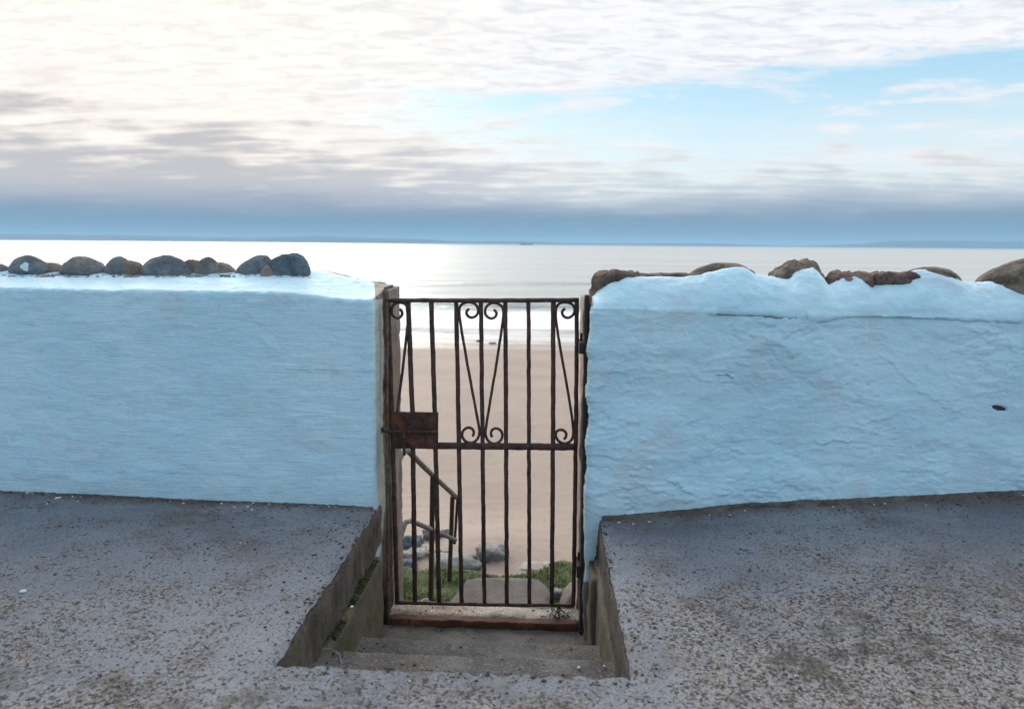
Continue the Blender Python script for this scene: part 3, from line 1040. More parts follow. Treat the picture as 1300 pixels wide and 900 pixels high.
def prof_right(x):
    yf = float(wall_y(x))
    zl = ledge_z(x)
    zc = float(np.interp(x, CX, CZ))
    zb = 1.03
    pts = [(yf, q) for q in np.linspace(-0.75, 0.0, 30)] + [(yf, q) for q in np.linspace(0.0, zl - 0.012, 170)[1:]]
    pr = 0.009 * float(sstep(x, 0.70, 0.76))           # the band stands proud beyond the corner patch
    for t in (0.33, 0.66, 1.0):
        pts.append((yf - pr * t, zl - 0.012 + 0.006 * t))
    n = 26
    for i in range(1, n + 1):
        t = i / n
        pts.append((yf - pr + (0.155 + pr) * (t ** 1.35), zl - 0.006 + (zc - zl + 0.006) * (1 - (1 - t) ** 1.35) / 1.0))
    zt = min(zc, zb) - 0.012
    for i in range(1, 8):
        t = i / 7
        pts.append((yf + 0.155 + 0.05 * t, zc + (zt - zc) * float(sstep(t, 0, 1))))
    for i in range(1, 12):
        t = i / 11
        pts.append((yf + 0.205 + 0.30 * t, zt - 0.004 * t))
    for q in np.linspace(zt - 0.03, -2.9, 40):
        pts.append((yf + 0.515, q))
    return np.array(pts)


def rp(px, py):
    """photo point -> (x, z) on the right wall's front"""
    p = at_y(px, py, 3.40)
    return (p.x, p.z)


RCR = [[rp(860, 538), rp(885, 536), rp(912, 541), rp(940, 533), rp(957, 524), rp(982, 520), rp(1000, 511), rp(1012, 508)],
       [rp(762, 487), rp(770, 480), rp(778, 470), rp(795, 469), rp(797, 480)],
       [rp(1105, 458), rp(1118, 453), rp(1135, 462), rp(1148, 480), rp(1165, 495), rp(1190, 510), rp(1215, 524)],
       [rp(908, 473), rp(920, 474), rp(928, 480)], [rp(1072, 438), rp(1090, 429), rp(1110, 425)],
       [rp(1275, 405), rp(1272, 425), rp(1262, 434), rp(1248, 437)],
       [rp(890, 507), rp(905, 497), rp(925, 495)], [rp(1085, 540), rp(1110, 537), rp(1140, 525)],
       [rp(880, 580), rp(893, 573), rp(910, 566)], [rp(790, 640), rp(815, 625), rp(860, 632)], [rp(765, 610), rp(800, 622), rp(835, 640)],
       [rp(1010, 565), rp(1060, 560), rp(1120, 566)], [rp(830, 605), rp(860, 612), rp(880, 628)]]


def disp_right(G):
    x, y, z = G[..., 0], G[..., 1], G[..., 2]
    d = 0.011 * fbm(G, 2.4, 3, 0.5, 71, (0.8, 1, 1.3)) + 0.0030 * fbm(G, 7.5, 4, 0.55, 72, (0.8, 1, 1.2)) + 0.0011 * fbm(G, 32, 3, 0.6, 73, (0.6, 1, 1.2))
    msk = 0.35 + 0.9 * sstep(fbm(G, 1.9, 2, 0.5, 74), -0.3, 0.6)
    d = d * (0.5 + 0.75 * msk) + 0.0009 * msk * fbm(G, 60, 3, 0.6, 76)
    tq = (fbm(G, 2.6, 5, 0.58, 79, (0.7, 1, 1.5)) + 0.15 * G[..., 0]) * 2.3
    d = d + 0.0042 * msk * (np.floor(tq) + sstep(tq - np.floor(tq), 0.0, 0.14)) * (G[..., 2] < 0.95)
    rg = 1 - np.abs(fbm(G, 4.2, 3, 0.5, 75, (0.7, 1, 1.4)))
    d = d + 0.010 * np.clip(rg - 0.72, 0, 1)
    dy = y - wall_y(x)
    on = dy < 0.05
    xz = G[..., [0, 2]] + 0.012 * np.stack([fbm(G, 22, 4, .6, 2), fbm(G, 22, 4, .6, 4)], -1)
    for i, c in enumerate(RCR):
        dd, s = polydist(xz, c)
        d = d + on * 0.0060 * np.clip(0.45 + fbm(G, 6, 3, 0.6, 300 + i), 0, 1.3) * np.exp(-dd / 0.024) * (s > 0)
    # bulging foot beside the gate, hole at the far right
    d = d + on * 0.022 * np.exp(-((x - 0.26) / 0.16) ** 2 - ((z - 0.02) / 0.13) ** 2)
    hx, hz_ = rp(1276, 521)
    d = d - on * 0.022 * (np.hypot((x - hx) / 2.8, z - hz_ + 0.22 * (x - hx)) < 0.011)
    # the corner patch left of the panel edge
    d = d + on * 0.010 * (1 - sstep(x, 0.745, 0.758)) * sstep(z, 0.72, 0.80) * (z < ledge_z(0.7) + 0.01)
    # lumps over the buried stones
    up = z > 0.97
    d = d + up * (0.0045 * fbm(G, 7, 3, 0.55, 77) + 0.0014 * fbm(G, 38, 3, 0.6, 78)) * sstep(0.4 - dy, 0, 0.1)
    return d


def attr_right(G):
    x, y, z = G[..., 0], G[..., 1], G[..., 2]
    dy = y - wall_y(x)
    zb = 0.055 * np.maximum(0, x - 0.45) * sstep(x, 0.45, 0.9) - 0.034 * np.exp(-((x - 0.32) / 0.30) ** 2)
    zb = np.where(x < 0.272, np.minimum(zb, -0.04 - 0.22 * sstep(x, 0.265, 0.235)), zb)
    zb = np.where(x < 0.216, -0.38, zb)
    p = sstep(z, zb + 0.034, zb + 0.060)
    p = p * (1 - sstep(dy, 0.150, 0.185) * (z > 0.9))
    p = p - 0.30 * sstep(dy, 0.05, 0.15) * (z > 0.98) * np.clip(0.5 + fbm(G, 6, 3, 0.6, 86), 0, 1.3)
    ch = (x < 0.204) & (dy > 0.03)
    p = np.where(ch & (z < 0.9), 0.75 - 0.5 * sstep(dy, 0.05, 0.10), p)
    xz = G[..., [0, 2]] + 0.012 * np.stack([fbm(G, 22, 4, .6, 2), fbm(G, 22, 4, .6, 4)], -1)
    cr = np.zeros(x.shape)
    wts = [0.75, 0.7, 0.7, 0.95, 0.6, 0.85, 0.65, 0.7, 0.55, 0.4, 0.5, 0.3, 0.4]
    for c, w in zip(RCR, wts):
        dd, _ = polydist(xz, c)
        k = np.clip(0.6 + 1.1 * fbm(G, 11, 3, 0.6, 81), 0, 1.2)
        cr = np.maximum(cr, w * k * np.exp(-dd / 0.006) * (dy < 0.06))
    # shadow under the proud band, painted in through the crack mask
    lz = 0.948 + 0.012 * np.sin(x * 2.1)
    cr = np.maximum(cr, (np.abs(z - lz + 0.014) < 0.006) * sstep(x, 0.745, 0.76) * (1 - sstep(x, 1.0, 1.22)) * 1.05 * (dy < 0.06))
    cr = np.maximum(cr, (np.abs(z - lz + 0.012) < 0.004) * sstep(x, 1.1, 1.2) * np.clip(0.35 + fbm(G, 3, 3, .6, 85), 0, .7) * (dy < 0.06))
    hx, hz_ = rp(1276, 521)
    rr = np.hypot((x - hx) / 2.8, z - hz_ + 0.22 * (x - hx))
    p = np.where((rr < 0.012) & (dy < 0.08), 0.0, p)
    # grit showing along the arris at the gate
    ar = np.exp(-((x - 0.212) / 0.010) ** 2) * (dy < 0.05) * (0.5 + 0.5 * np.clip(2 * fbm(G, 30, 3, 0.6, 83), -1, 1))
    p = p - 0.42 * ar
    return dict(paint=p, crack_and_shadow=cr, cream=ch * 0.6, rusty=0 * x)


xr = axis([(0.235, 2.75, 0.0062), (2.75, 3.3, 0.03), (3.3, 12, 0.4)])[::-1]
wall_mesh('painted_face', xr, 0.2, -1, prof_right, disp_right, attr_right, rw, 0.028, TH)
# rough stone jambs behind the gate
MB().block((-0.835, 3.63, -2.8), (-0.776, 3.90, 1.024), 0.015, 0.010, 0.0045, 91, 16).build('stone_jamb', M_BARE, lw)
MB().block((0.172, 3.60, -2.8), (0.24, 3.86, 1.00), 0.03, 0.01, 0.007, 92, 8).build('stone_jamb', M_PINK, rw)

# ------------------------------------------------------------------ stones along the wall tops
LG, RG = 'loose beach stones set along the wall top left of the gate', 'coping stones along the wall crest right of the gate'


def top_stone(px0, px1, pyt, pyb, y, mat, label, group, seed, dep=None, power=2.3, rough=0.10, tilt=0.0, skew=0.0, patch=None, extra=0.006, sub=5):
    a, b2 = at_y(px0, pyb, y), at_y(px1, pyb, y)
    top = at_y((px0 + px1) / 2, pyt, y).z
    zb = min(a.z, b2.z) - extra
    w = (b2.x - a.x) / 2
    h = (top - zb)
    dep = dep or w * 0.5
    A, F = rock_mesh((w * 1.02, dep, h), seed, rough, sub, power, 1.2)
    A[:, 2] = np.maximum(A[:, 2], -0.02)
    A[:, 0] += skew * A[:, 2]
    A = roty(A, tilt)
    c = np.array([(a.x + b2.x) / 2, y, zb])
    pa = np.zeros(len(A))
    if patch:
        q = (A - np.array(patch[:3])) / patch[3]
        pa = 1 - sstep(np.linalg.norm(q, axis=1), 0.5, 1.3)
    o = mesh_obj('coping_stone', A, F, mat, None, True, {'paint': pa})
    o.location = c
    tag(o, label, 'stone', group)
    return o


YL = 3.71
top_stone(10, 64, 325, 341, YL, M_ST_BLUE, 'blue-grey domed stone with a splash of white paint, first full stone from the left edge', LG, 101, patch=(0.012, -0.042, 0.016, 0.026), rough=0.07, power=1.62)
top_stone(50, 80, 334, 341, YL + 0.03, M_ST_TAN, 'low brown stone between the paint-splashed stone and the next domed one', LG, 102)
top_stone(77, 134, 325, 341.5, YL, M_ST_GREY, 'grey domed stone with a brown right flank, just right of the paint-splashed stone', LG, 103, rough=0.09, power=1.66)
top_stone(-22, 10, 334, 341, YL + 0.02, M_ST_GREY, 'low grey stone cut off by the left edge of the photo', LG, 104)
top_stone(132, 170, 325, 343, YL, M_ST_BLUE, 'narrow grey domed stone with a tan stone leaning on its right side', LG, 105, skew=0.1, rough=0.08, power=1.62)
top_stone(155, 184, 330, 343, YL - 0.01, M_ST_TAN, 'tan stone leaning on the right of the narrow grey dome', LG, 106, skew=-0.2)
top_stone(178, 243, 325, 344, YL, M_ST_BLUE, 'widest dark blue-grey domed stone, in the middle of the left row', LG, 107, rough=0.07, power=1.66)
top_stone(232, 258, 331, 344, YL + 0.02, M_ST_TAN, 'small tan stone filling the gap right of the widest domed stone', LG, 108)
top_stone(247, 284, 327, 345.5, YL, M_ST_GREY, 'small dark grey-brown dome beside the low tan slope, third from the gate end', LG, 109, rough=0.09, power=1.62)
top_stone(270, 301, 333, 345, YL + 0.02, M_ST_TAN, 'low tan stone sloping down to the right between two grey domes', LG, 110, skew=-0.5)
top_stone(296, 348, 324, 349, YL, M_ST_BLUE, 'slanting two-tone blue and grey stone, second from the gate end', LG, 111, skew=0.35, rough=0.10, power=1.75)
top_stone(331, 348, 336, 350, YL - 0.06, M_ST_TAN, 'small brown cone of stone wedged in front of the blue end stones', LG, 112, dep=0.025, power=1.7)
top_stone(343, 393, 324, 353, YL - 0.02, M_ST_DBLUE, 'big dark blue blocky stone at the gate end of the left row', LG, 113, power=2.9, rough=0.09)
for i, (a, b_) in enumerate([(-110, -45), (-190, -120), (-48, -20), (-290, -205), (-380, -300)]):
    if b_ < -10: pass
# crumbs of mortar and paint along the foot of those stones
mb = MB()
rnd = random.Random(7)
for k in range(700):
    px = -40 + 434 * rnd.random()
    r = 0.002 + 0.006 * rnd.random() ** 2
    yy = YL - 0.085 + 0.05 * rnd.random()
    p0 = at_y(px, 350, yy)
    z = float(prof_left(p0.x)[:, 1].max())
    t = (yy - float(wall_y(p0.x)) - 0.02) / (TH - 0.03)
    kk = float(sstep(p0.x, -0.80, -1.25))
    zz = 0.996 + 0.028 * float(sstep(p0.x, -0.8, -1.3)) + (0.040 + 0.045 * kk) * min(1, t * 1.35)
    A, F = rock_mesh((r * 1.3, r, r), k, 0.3, 1)
    mb.add(A + np.array([p0.x, yy, zz + r * 0.4]), F)
cr = mb.build('mortar_crumbs', mat_stone('mortar', (0.10, 0.09, 0.08), (0.50, 0.50, 0.48), (0.6, 0.6, 0.6), 3.0), lw)
cr['kind'] = 'stuff'

YR = 3.66
top_stone(751, 836, 342, 372, YR - 0.06, M_ST_RED, 'reddish-brown rough block bedded at the gate end of the right wall', RG, 121, power=4.5, rough=0.17, dep=0.12, extra=0.05)
top_stone(815, 884, 346, 358, YR, M_ST_RED, 'thin red-brown stone barely showing between the gate-end block and the long grey one', RG, 122, power=3.5, rough=0.08, dep=0.10, extra=0.02)
top_stone(868, 964, 334.5, 358, YR, M_ST_BRN, 'long low dark stone with a rounded back, second high one from the gate', RG, 123, power=2.3, rough=0.06, dep=0.13, extra=0.03)
top_stone(981, 1040, 331.5, 360, YR, M_ST_BRN, 'tallest dark brown stone above a pointed lump of painted plaster', RG, 124, power=3.0, rough=0.17, dep=0.12, extra=0.04)
top_stone(1044, 1102, 342, 372, YR - 0.02, M_ST_RED, 'reddish-brown stone with a sharp dark notch at its left', RG, 125, power=2.8, rough=0.17, dep=0.12, extra=0.03)
top_stone(1100, 1156, 345.5, 366, YR - 0.02, M_ST_RED, 'small flat-topped stone with a broken orange-brown face', RG, 126, power=4, rough=0.17, dep=0.11, extra=0.02)
top_stone(1148, 1214, 340, 366, YR, M_ST_BRN, 'thin grey-brown stone edge peeping over the smooth painted hump', RG, 127, power=3, rough=0.05, dep=0.12, extra=0.02)
top_stone(1238, 1392, 327, 362, YR - 0.01, M_ST_BRN, 'large smooth brown domed stone at the right edge of the photo', RG, 128, power=2.0, rough=0.05, dep=0.16, extra=0.05)

# ------------------------------------------------------------------ the gate
YG = 3.555


def gp(px, py, dy=0.0):
    p = at_y(px, py, YG)
    return Vector((p.x, YG + dy, p.z))


gate = empty('iron_gate', (-0.30, YG, -0.56), 'rusty wrought iron gate with scrolls and a lock plate between the two walls', 'gate')
PX = FPX / 3.6
BARS = [((518, 383), (523.5, 520), (527, 765), 3.6), ((547.5, 383), (552, 520), (557.5, 765), 3.5), ((579, 383), (581.5, 500), (586, 765), 3.3), ((610.5, 383), (612.5, 560), (615, 765), 3.2),
        ((641.5, 383), (642.5, 560), (643.5, 765), 3.2), ((671, 383), (671.5, 560), (672, 765), 3.0), ((702.5, 383), (702, 560), (700.5, 765), 3.4)]
for i, (a, b_, c, w) in enumerate(BARS):
    MB().bar([gp(*a), gp(*b_), gp(*c)], w * 0.88 / PX, 0.006, seg=0.02, jit=0.0015, seed=200 + i).build('bar', M_RUST, gate)
MB().bar([gp(492.5, 381), gp(497.5, 520), gp(504.5, 766)], 3.0 / PX, 0.010, seg=0.02, jit=0.0018, seed=210).build('stile', M_RUST, gate)
MB().bar([gp(732.5, 379), gp(731, 560), gp(728, 768)], 2.8 / PX, 0.010, seg=0.02, jit=0.0016, seed=211).build('stile', M_RUST, gate)
MB().bar([gp(489, 381.3, -0.002), gp(612, 381.6, -0.002), gp(735, 381, -0.002)], 2.8 / PX, 0.012, seg=0.02, jit=0.0014, seed=212).build('top_rail', M_RUST, gate)
MB().bar([gp(500, 564.5, -0.004), gp(612, 566, -0.004), gp(732, 567, -0.004)], 4.6 / PX, 0.009, seg=0.02, jit=0.0018, seed=213).build('middle_rail', M_RUST, gate)
MB().bar([gp(503, 764.5, -0.002), gp(612, 766.5, -0.002), gp(729, 768, -0.002)], 2.4 / PX, 0.010, seg=0.02, jit=0.0018, seed=214).build('bottom_rail', M_RUST, gate)


def smooth_path(pts, n=8):
    out = []
    L = len(pts)
    for i in range(L - 1):
        p0, p1, p2, p3 = pts[max(i - 1, 0)], pts[i], pts[i + 1], pts[min(i + 2, L - 1)]
        for k in range(n):
            t = k / n
            out.append(tuple(0.5 * ((2 * p1[j]) + (-p0[j] + p2[j]) * t + (2 * p0[j] - 5 * p1[j] + 4 * p2[j] - p3[j]) * t * t + (-p0[j] + 3 * p1[j] - 3 * p2[j] + p3[j]) * t ** 3) for j in (0, 1)))
    out.append(pts[-1])
    return out


# upper curl of the left of the centre pair, then the stay down to the lower curl (photo points)
S_C = [(595.5, 391.8), (592.6, 395), (592.4, 398.5), (594.8, 402), (599, 403.3), (603.5, 401.6), (606.6, 397.5), (606.6, 391.5), (603.6, 386.6), (598, 384), (591.5, 384.2), (586, 387),
       (583.2, 392), (583.3, 400), (585, 413), (589.5, 440), (594, 466), (599, 493), (604, 520), (607.6, 540), (608.6, 549), (606.8, 556), (602.5, 560.5), (596.5, 561.8), (590.5, 559.5), (587, 554),
       (587.2, 548), (590.5, 544), (595.5, 542.6), (599.6, 544.4), (601.4, 548), (601.2, 551.2), (599.7, 553.6)]
S_R = [(717.6, 391.6), (714.4, 394.4), (713.8, 398), (716, 401.8), (720.5, 403.4), (725, 402), (728.6, 398), (729.4, 392.5), (727, 387.2), (721.5, 384.2), (714.5, 384), (709, 386.5),
       (706.2, 391.5), (705.6, 399), (706.6, 412), (711, 440), (715.5, 466), (720, 492), (724.4, 518), (727.3, 540), (727.8, 550), (726, 557), (721.5, 561.5), (715.5, 562.6), (709.6, 560),
       (706, 554.5), (706.2, 549), (709, 546), (713.4, 545.6), (717, 547.4), (719, 551), (718, 555), (715.4, 557.2)]


def scroll(pts, seed):
    q = [gp(x, y) for x, y in smooth_path(pts, 5)]
    MB().bar(q, 1.75 / PX, 0.008, seg=0.02, jit=0.0007, seed=seed).build('scroll', M_RUST, gate)


scroll(S_C, 221)


def mirror(pts, f):
    return [f(x, y) for x, y in pts]


scroll(mirror(S_C, lambda x, y: (611.4 + (611.4 - x) * 0.97 + 2.4 * (y - 383) / 180, y + 1.0)), 222)
scroll(S_R, 223)
scroll(mirror(S_C, lambda x, y: (493.4 + (610.6 - x) * 0.90 + 5.4 * (y - 383) / 140 , y + 0.5))[:21], 224)

# lock plate with its bolt
plate = MB().block(gp(497.5, 567.5, -0.020), gp(557.0, 522.5, -0.011), 0.012, 0.002, 0.0016, 231, 30)
plate = plate.build('lock_plate', M_RUST2, gate)


def sub(mb, name, mat, par):
    return mb.build(name, mat, par)


plate.matrix_parent_inverse = Matrix.Translation(-gate.location)
sub(MB().bar([gp(487, 545.2, -0.031), gp(520, 545.8, -0.031), gp(557.5, 546.2, -0.031)], 1.7 / PX, 0.0062, seg=0.015, jit=0.0008, seed=232), 'bolt', M_RUST, plate)
sub(MB().bar([gp(514.6, 545, -0.038), gp(514.8, 560, -0.038), gp(515.0, 575, -0.038)], 1.9 / PX, 0.007, seg=0.015, jit=0.0008, seed=233), 'bolt_handle', M_RUST, plate)
sub(MB().bar([gp(484.5, 549.5, -0.03), gp(486.6, 543.5, -0.03), gp(487.4, 540.8, -0.03)], 1.6 / PX, 0.008, seg=0.01, jit=0.0006, seed=234), 'bolt_stop', M_RUST, plate)
sub(MB().bar([gp(536.5, 540.5, -0.028), gp(536.5, 550.5, -0.028)], 1.4 / PX, 0.012, seg=0.01, jit=0.0005, seed=235), 'staple', M_RUST, plate)

for k, (py, sd) in enumerate([(437.5, 241), (713, 242)]):
    h = MB()
    h.block(gp(734.0 - 3.2 * k, py + 7.5, -0.115), gp(743.5 - 3.2 * k, py - 6.5, 0.012), 0.012, 0.004, 0.0012, sd, 25)
    hing = h.build('hinge', M_POST, gate)
    sub(MB().bar([gp(737.6 - 3.0 * k, py - 6, -0.03), gp(737.6 - 3.0 * k, py - 15.5, -0.03)], 1.7 / PX, 0.006, seg=0.01, jit=0.0004, seed=sd + 5), 'pin', M_POST, hing)

# hinge post, latch post and the rusty threshold
yp = 3.455
post = MB()
a, b_, c, d = at_y(745.2, 374.5, yp), at_y(743.0, 560, yp), at_y(741.5, 660, yp), at_y(739.6, 804, yp)
pp = [Vector((q.x, yp, q.z)) for q in (a, b_, c, d)]
post.bar(pp, 0.0135, 0.022, seg=0.02, jit=0.0022, seed=251, n=12, taper=lambda t: 0.86 + 0.55 * t)
tag(post.build('gate_post', M_POST), 'black flaking steel hinge post standing against the right wall end', 'post', 'posts the gate shuts between')
post = MB()
yq = 3.53
pts = [at_y(x, y, yq) for x, y in ((491.4, 383), (491.8, 520), (492.0, 640), (492.3, 700), (493.2, 796))]
post.bar([Vector((q.x, yq, q.z)) for q in pts], 0.0085, 0.012, seg=0.02, jit=0.0030, seed=252, n=12, taper=lambda t: 0.8 + 2.6 * max(0, t - 0.62) ** 1.0)
tag(post.build('gate_post', M_TIMBER), 'rust-eaten latch post fixed along the left wall end', 'post', 'posts the gate shuts between')
z0 = -0.635
mb = MB().block((-0.755, 3.448, z0), (0.170, 3.50, -0.590), 0.015, 0.003, 0.0035, 253, 16)
tag(mb.build('threshold_beam', M_RUSTB), 'reddish rusted threshold bar lying across the foot of the gate opening', 'threshold')
sl = MB().block((-0.775, 3.495, -0.95), (0.205, 3.615, -0.592), 0.02, 0.012, 0.006, 254, 9)
tag(sl.build('door_sill', M_SILL), 'pale pitted concrete sill behind the rusted threshold bar', 'sill')

# dead weed hanging at the lower right of the gate
mb = MB()
rnd = random.Random(12)


def twig(p, d, ln, r, depth):
    pts = [Vector(p)]
    dd = Vector(d).normalized()
    for i in range(5):
        dd = (dd + 0.55 * Vector((rnd.uniform(-1, 1), rnd.uniform(-0.6, 0.6), rnd.uniform(-1, 0.6)))).normalized()
        pts.append(pts[-1] + dd * ln / 5)
    mb.bar(pts, r, r, depth=(0.1, 1, 0.05), seg=0.05, n=5, rnd=1.0, taper=lambda t: 1 - 0.4 * t)
    if depth:
        for k in range(3):
            twig(pts[rnd.randint(1, 5)], (rnd.uniform(-1, 1), rnd.uniform(-.5, .2), rnd.uniform(-1, .5)), ln * 0.55, r * 0.75, depth - 1)


o0 = gp(706, 767, -0.02)
for k in range(7):
    twig(o0 + Vector((rnd.uniform(-.03, .03), 0, 0.01)), (rnd.uniform(-.6, .8), -0.25, -1), 0.10, 0.0022, 2)
tag(mb.build('dead_weed', M_TWIG), 'tangle of dry black twigs hanging under the lower right corner of the gate', 'dead weed')

# ------------------------------------------------------------------ beyond the gate
bs = empty('beach_steps', (-0.3, 4.6, -1.2), 'concrete steps falling from the gate sill to the beach landing', 'steps')
for i in range(4):
    MB().block((-0.80, 3.61 + 0.36 * i, -2.7), (0.25, 4.0 + 0.36 * i, -0.80 - 0.215 * i), 0.06, 0.012, 0.006, 260 + i).build('step', M_SLAB, bs)
# landing slab with a rounded far corner
pts = [at_z(x, y, -1.65) for x, y in ((560, 775), (572, 762), (586, 742), (592, 734), (604, 731.5), (640, 731), (672, 731.5), (684, 734), (694, 742), (706, 757), (716, 768), (722, 785))]
ang = []
top, bot = [], []
for q in pts:
    top.append((q.x, q.y, -1.65))
N0 = len(top)
front = [(top[-1][0], 4.9, -1.65), (top[0][0], 4.9, -1.65)]
ring = top + front
cx = sum(p[0] for p in ring) / len(ring)
cy = 5.6
V, F = [], []
rings = [(0.0, 0.86), (0.0, 0.95), (-0.012, 0.985), (-0.05, 1.0), (-0.25, 1.03), (-1.1, 1.08)]
for dzv, s in rings:
    for p in ring:
        q = np.array([cx + (p[0] - cx) * s, cy + (p[1] - cy) * s, -1.65 + dzv])
        q = q + 0.012 * np.array([vnoise(q * 9, 3), vnoise(q * 9 + 5, 4), vnoise(q * 9 + 8, 5) * 0.5])
        V.append(q)
n = len(ring)
for k in range(len(rings) - 1):
    for i in range(n):
        j = (i + 1) % n
        F.append((k * n + i, k * n + j, (k + 1) * n + j, (k + 1) * n + i))
F.append(tuple(range(n - 1, -1, -1)))
tag(mesh_obj('landing_slab', V, [f[::-1] for f in F], M_SLAB), 'grey pebbly concrete landing slab with rounded corners beyond the gate', 'slab')

# green bank around the landing
xs = axis([(-9, -1.6, 0.4), (-1.6, 1.0, 0.05), (1.0, 9, 0.4)])
ys = axis([(3.9, 5.0, 0.2), (5.0, 7.3, 0.06)])
X, Y = np.meshgrid(xs, ys, indexing='ij')
P3 = np.stack([X, Y, X * 0], -1)
edge = 6.62 + 0.12 * fbm(P3, 1.3, 2, 0.5, 5, (1, 0, 0)) + 0.10 * sstep(X, -0.1, 0.3)
Z = -1.74 + 0.05 * fbm(P3, 2.2, 3, 0.5, 6) + 0.10 * sstep(X, -0.1, 0.25) - 1.1 * sstep(Y, edge - 0.12, edge + 0.35)
tag(mesh_obj('ground', np.stack([X, Y, Z], -1).reshape(-1, 3), grid_faces(len(xs), len(ys)), M_TURF), kind='structure')


def bank_z(x, y):
    i = int(np.clip(np.searchsorted(xs, x), 1, len(xs) - 1))
    j = int(np.clip(np.searchsorted(ys, y), 1, len(ys) - 1))
    return float(Z[i, j])


rnd = random.Random(9)
V, F = [], []
for k in range(16000):
    x, y = rnd.uniform(-1.5, 0.9), rnd.uniform(5.75, 6.75)
    z = bank_z(x, y)
    if -0.72 < x < 0.02 and y < 6.18:
        continue
    h = rnd.uniform(0.006, 0.02)
    a = rnd.uniform(0, 6.28)
    w = 0.004
    l1, l2 = rnd.uniform(-.02, .02), rnd.uniform(-.02, .02)
    o = len(V)
    V += [(x + w * math.cos(a), y + w * math.sin(a), z - 0.005), (x - w * math.cos(a), y - w * math.sin(a), z - 0.005), (x + l1, y + l2, z + h)]
    F.append((o, o + 1, o + 2))
tag(mesh_obj('grass', V, F, M_BLADE, None, False), kind='stuff')

# leafy plant at the right of the landing
rnd = random.Random(15)
pc = at_y(717, 738, 6.35)
pl = empty('shore_plant', (pc.x, pc.y, pc.z - 0.03), 'dark green leafy clump at the right edge of the view through the gate', 'plant')
V, F = [], []
for k in range(420):
    th, r = rnd.uniform(0, 6.28), rnd.random() ** 0.5
    x, y = pc.x + 0.14 * r * math.cos(th), pc.y + 0.11 * r * math.sin(th)
    z = pc.z - 0.02 + 0.14 * (1 - r * r) * rnd.uniform(0.3, 1) + 0.012 * math.sin(30 * x)
    a, tl = rnd.uniform(0, 6.28), rnd.uniform(-.9, .9)
    u = Vector((math.cos(a), math.sin(a), tl)).normalized() * 0.016
    v = Vector((-math.sin(a), math.cos(a), rnd.uniform(-.6, .6))).normalized() * 0.008
    c = Vector((x, y, z))
    o = len(V)
    V += [c - u, c + v, c + u, c - v]
    F.append((o, o + 1, o + 2, o + 3))
mesh_obj('foliage', V, F, M_BLADE_D, pl, False)
mb = MB()
for k in range(7):
    a = k * 0.9
    mb.bar([(pc.x, pc.y, pc.z - 0.08), (pc.x + 0.07 * math.cos(a), pc.y + 0.06 * math.sin(a), pc.z + 0.05)], 0.003, 0.003, n=5, rnd=1)
mb.build('stem', M_TWIG, pl)


def boulder(px, py, y, size, mat, label, seed, rot=0.0, power=2.4, rough=0.14, sink=0.2, group=None, name='boulder', ground=None):
    p = at_y(px, py, y)
    if ground is None:
        zz = -2.6
        for _ in range(6):
            p = at_z(px, py, zz)
            zz = float(sand_z(np.array(p.x), np.array(p.y)))
        size = tuple(k * p.y / y for k in size)
    A, F = rock_mesh(size, seed, rough * 1.9, 4, power, 1.7)
    A = rotz(A, rot)
    o = mesh_obj(name, A, F, mat)
    gz = ground if ground is not None else float(sand_z(np.array(p.x), np.array(p.y)))
    o.location = (p.x, p.y, gz + size[2] * (1 - sink))
    return tag(o, label, 'rock', group)


BG = 'rocks lying on the sand below the gate'
boulder(624, 716, 9.2, (0.19, 0.17, 0.15), M_BOULD, 'rounded blue-grey boulder with a pale top lying alone on the sand', 301, 0.1, 3.0, 0.10, 0.3, BG)
boulder(520, 699, 9.9, (0.17, 0.15, 0.13), M_ST_DBLUE, 'larger dark blue rock under the bend of the lower handrail pipe', 302, 0.3, 2.6, 0.15, 0.35, BG)
boulder(546, 690, 10.4, (0.11, 0.12, 0.13), M_BOULD, 'small upright grey rock beside the nearer handrail post', 303, 0, 2.3, 0.15, 0.2, BG)
boulder(564, 688, 10.6, (0.12, 0.10, 0.11), M_ST_DBLUE, 'small dark blue rock just left of the farther handrail post', 304, 0.2, 2.6, 0.14, 0.25, BG)
boulder(578, 726, 8.5, (0.30, 0.20, 0.12), M_BOULD, 'broad low blue-grey rock with a pale back at the foot of the handrail', 305, -0.15, 2.6, 0.10, 0.3, BG)
boulder(527, 712, 9.0, (0.15, 0.12, 0.09), M_BOULD_P, 'pale pinkish rock behind the left gate bars', 306, 0.4, 2.6, 0.15, 0.2, BG)
boulder(514, 724, 8.5, (0.11, 0.10, 0.07), M_ST_DBLUE, 'little dark wet rock at the left edge of the opening', 307, 0.4, 2.6, 0.18, 0.2, BG)
boulder(541, 704, 9.6, (0.11, 0.09, 0.07), M_BOULD_P, 'small pale wedge of rock among the dark ones on the left', 308, 0.9, 2.3, 0.18, 0.2, BG)
boulder(511, 709, 9.3, (0.07, 0.07, 0.07), M_ST_DBLUE, 'smallest dark stone at the very left of the rock cluster', 309, 0.9, 2.3, 0.18, 0.2, BG)
boulder(682, 724, 8.6, (0.26, 0.16, 0.045), M_BOULD_P, 'very low sand-coloured rock breaking the sand right of centre', 310, 0.1, 2.3, 0.1, 0.35, BG)
boulder(557, 713, 8.9, (0.13, 0.10, 0.08), M_BOULD_B, 'brownish rough rock between the two handrail posts, partly buried', 316, 0.5, 2.4, 0.18, 0.3, BG)
boulder(598, 721, 8.75, (0.14, 0.10, 0.07), M_BOULD_P, 'flat pale rock at the right end of the rock cluster', 318, -0.3, 2.4, 0.16, 0.35, BG)
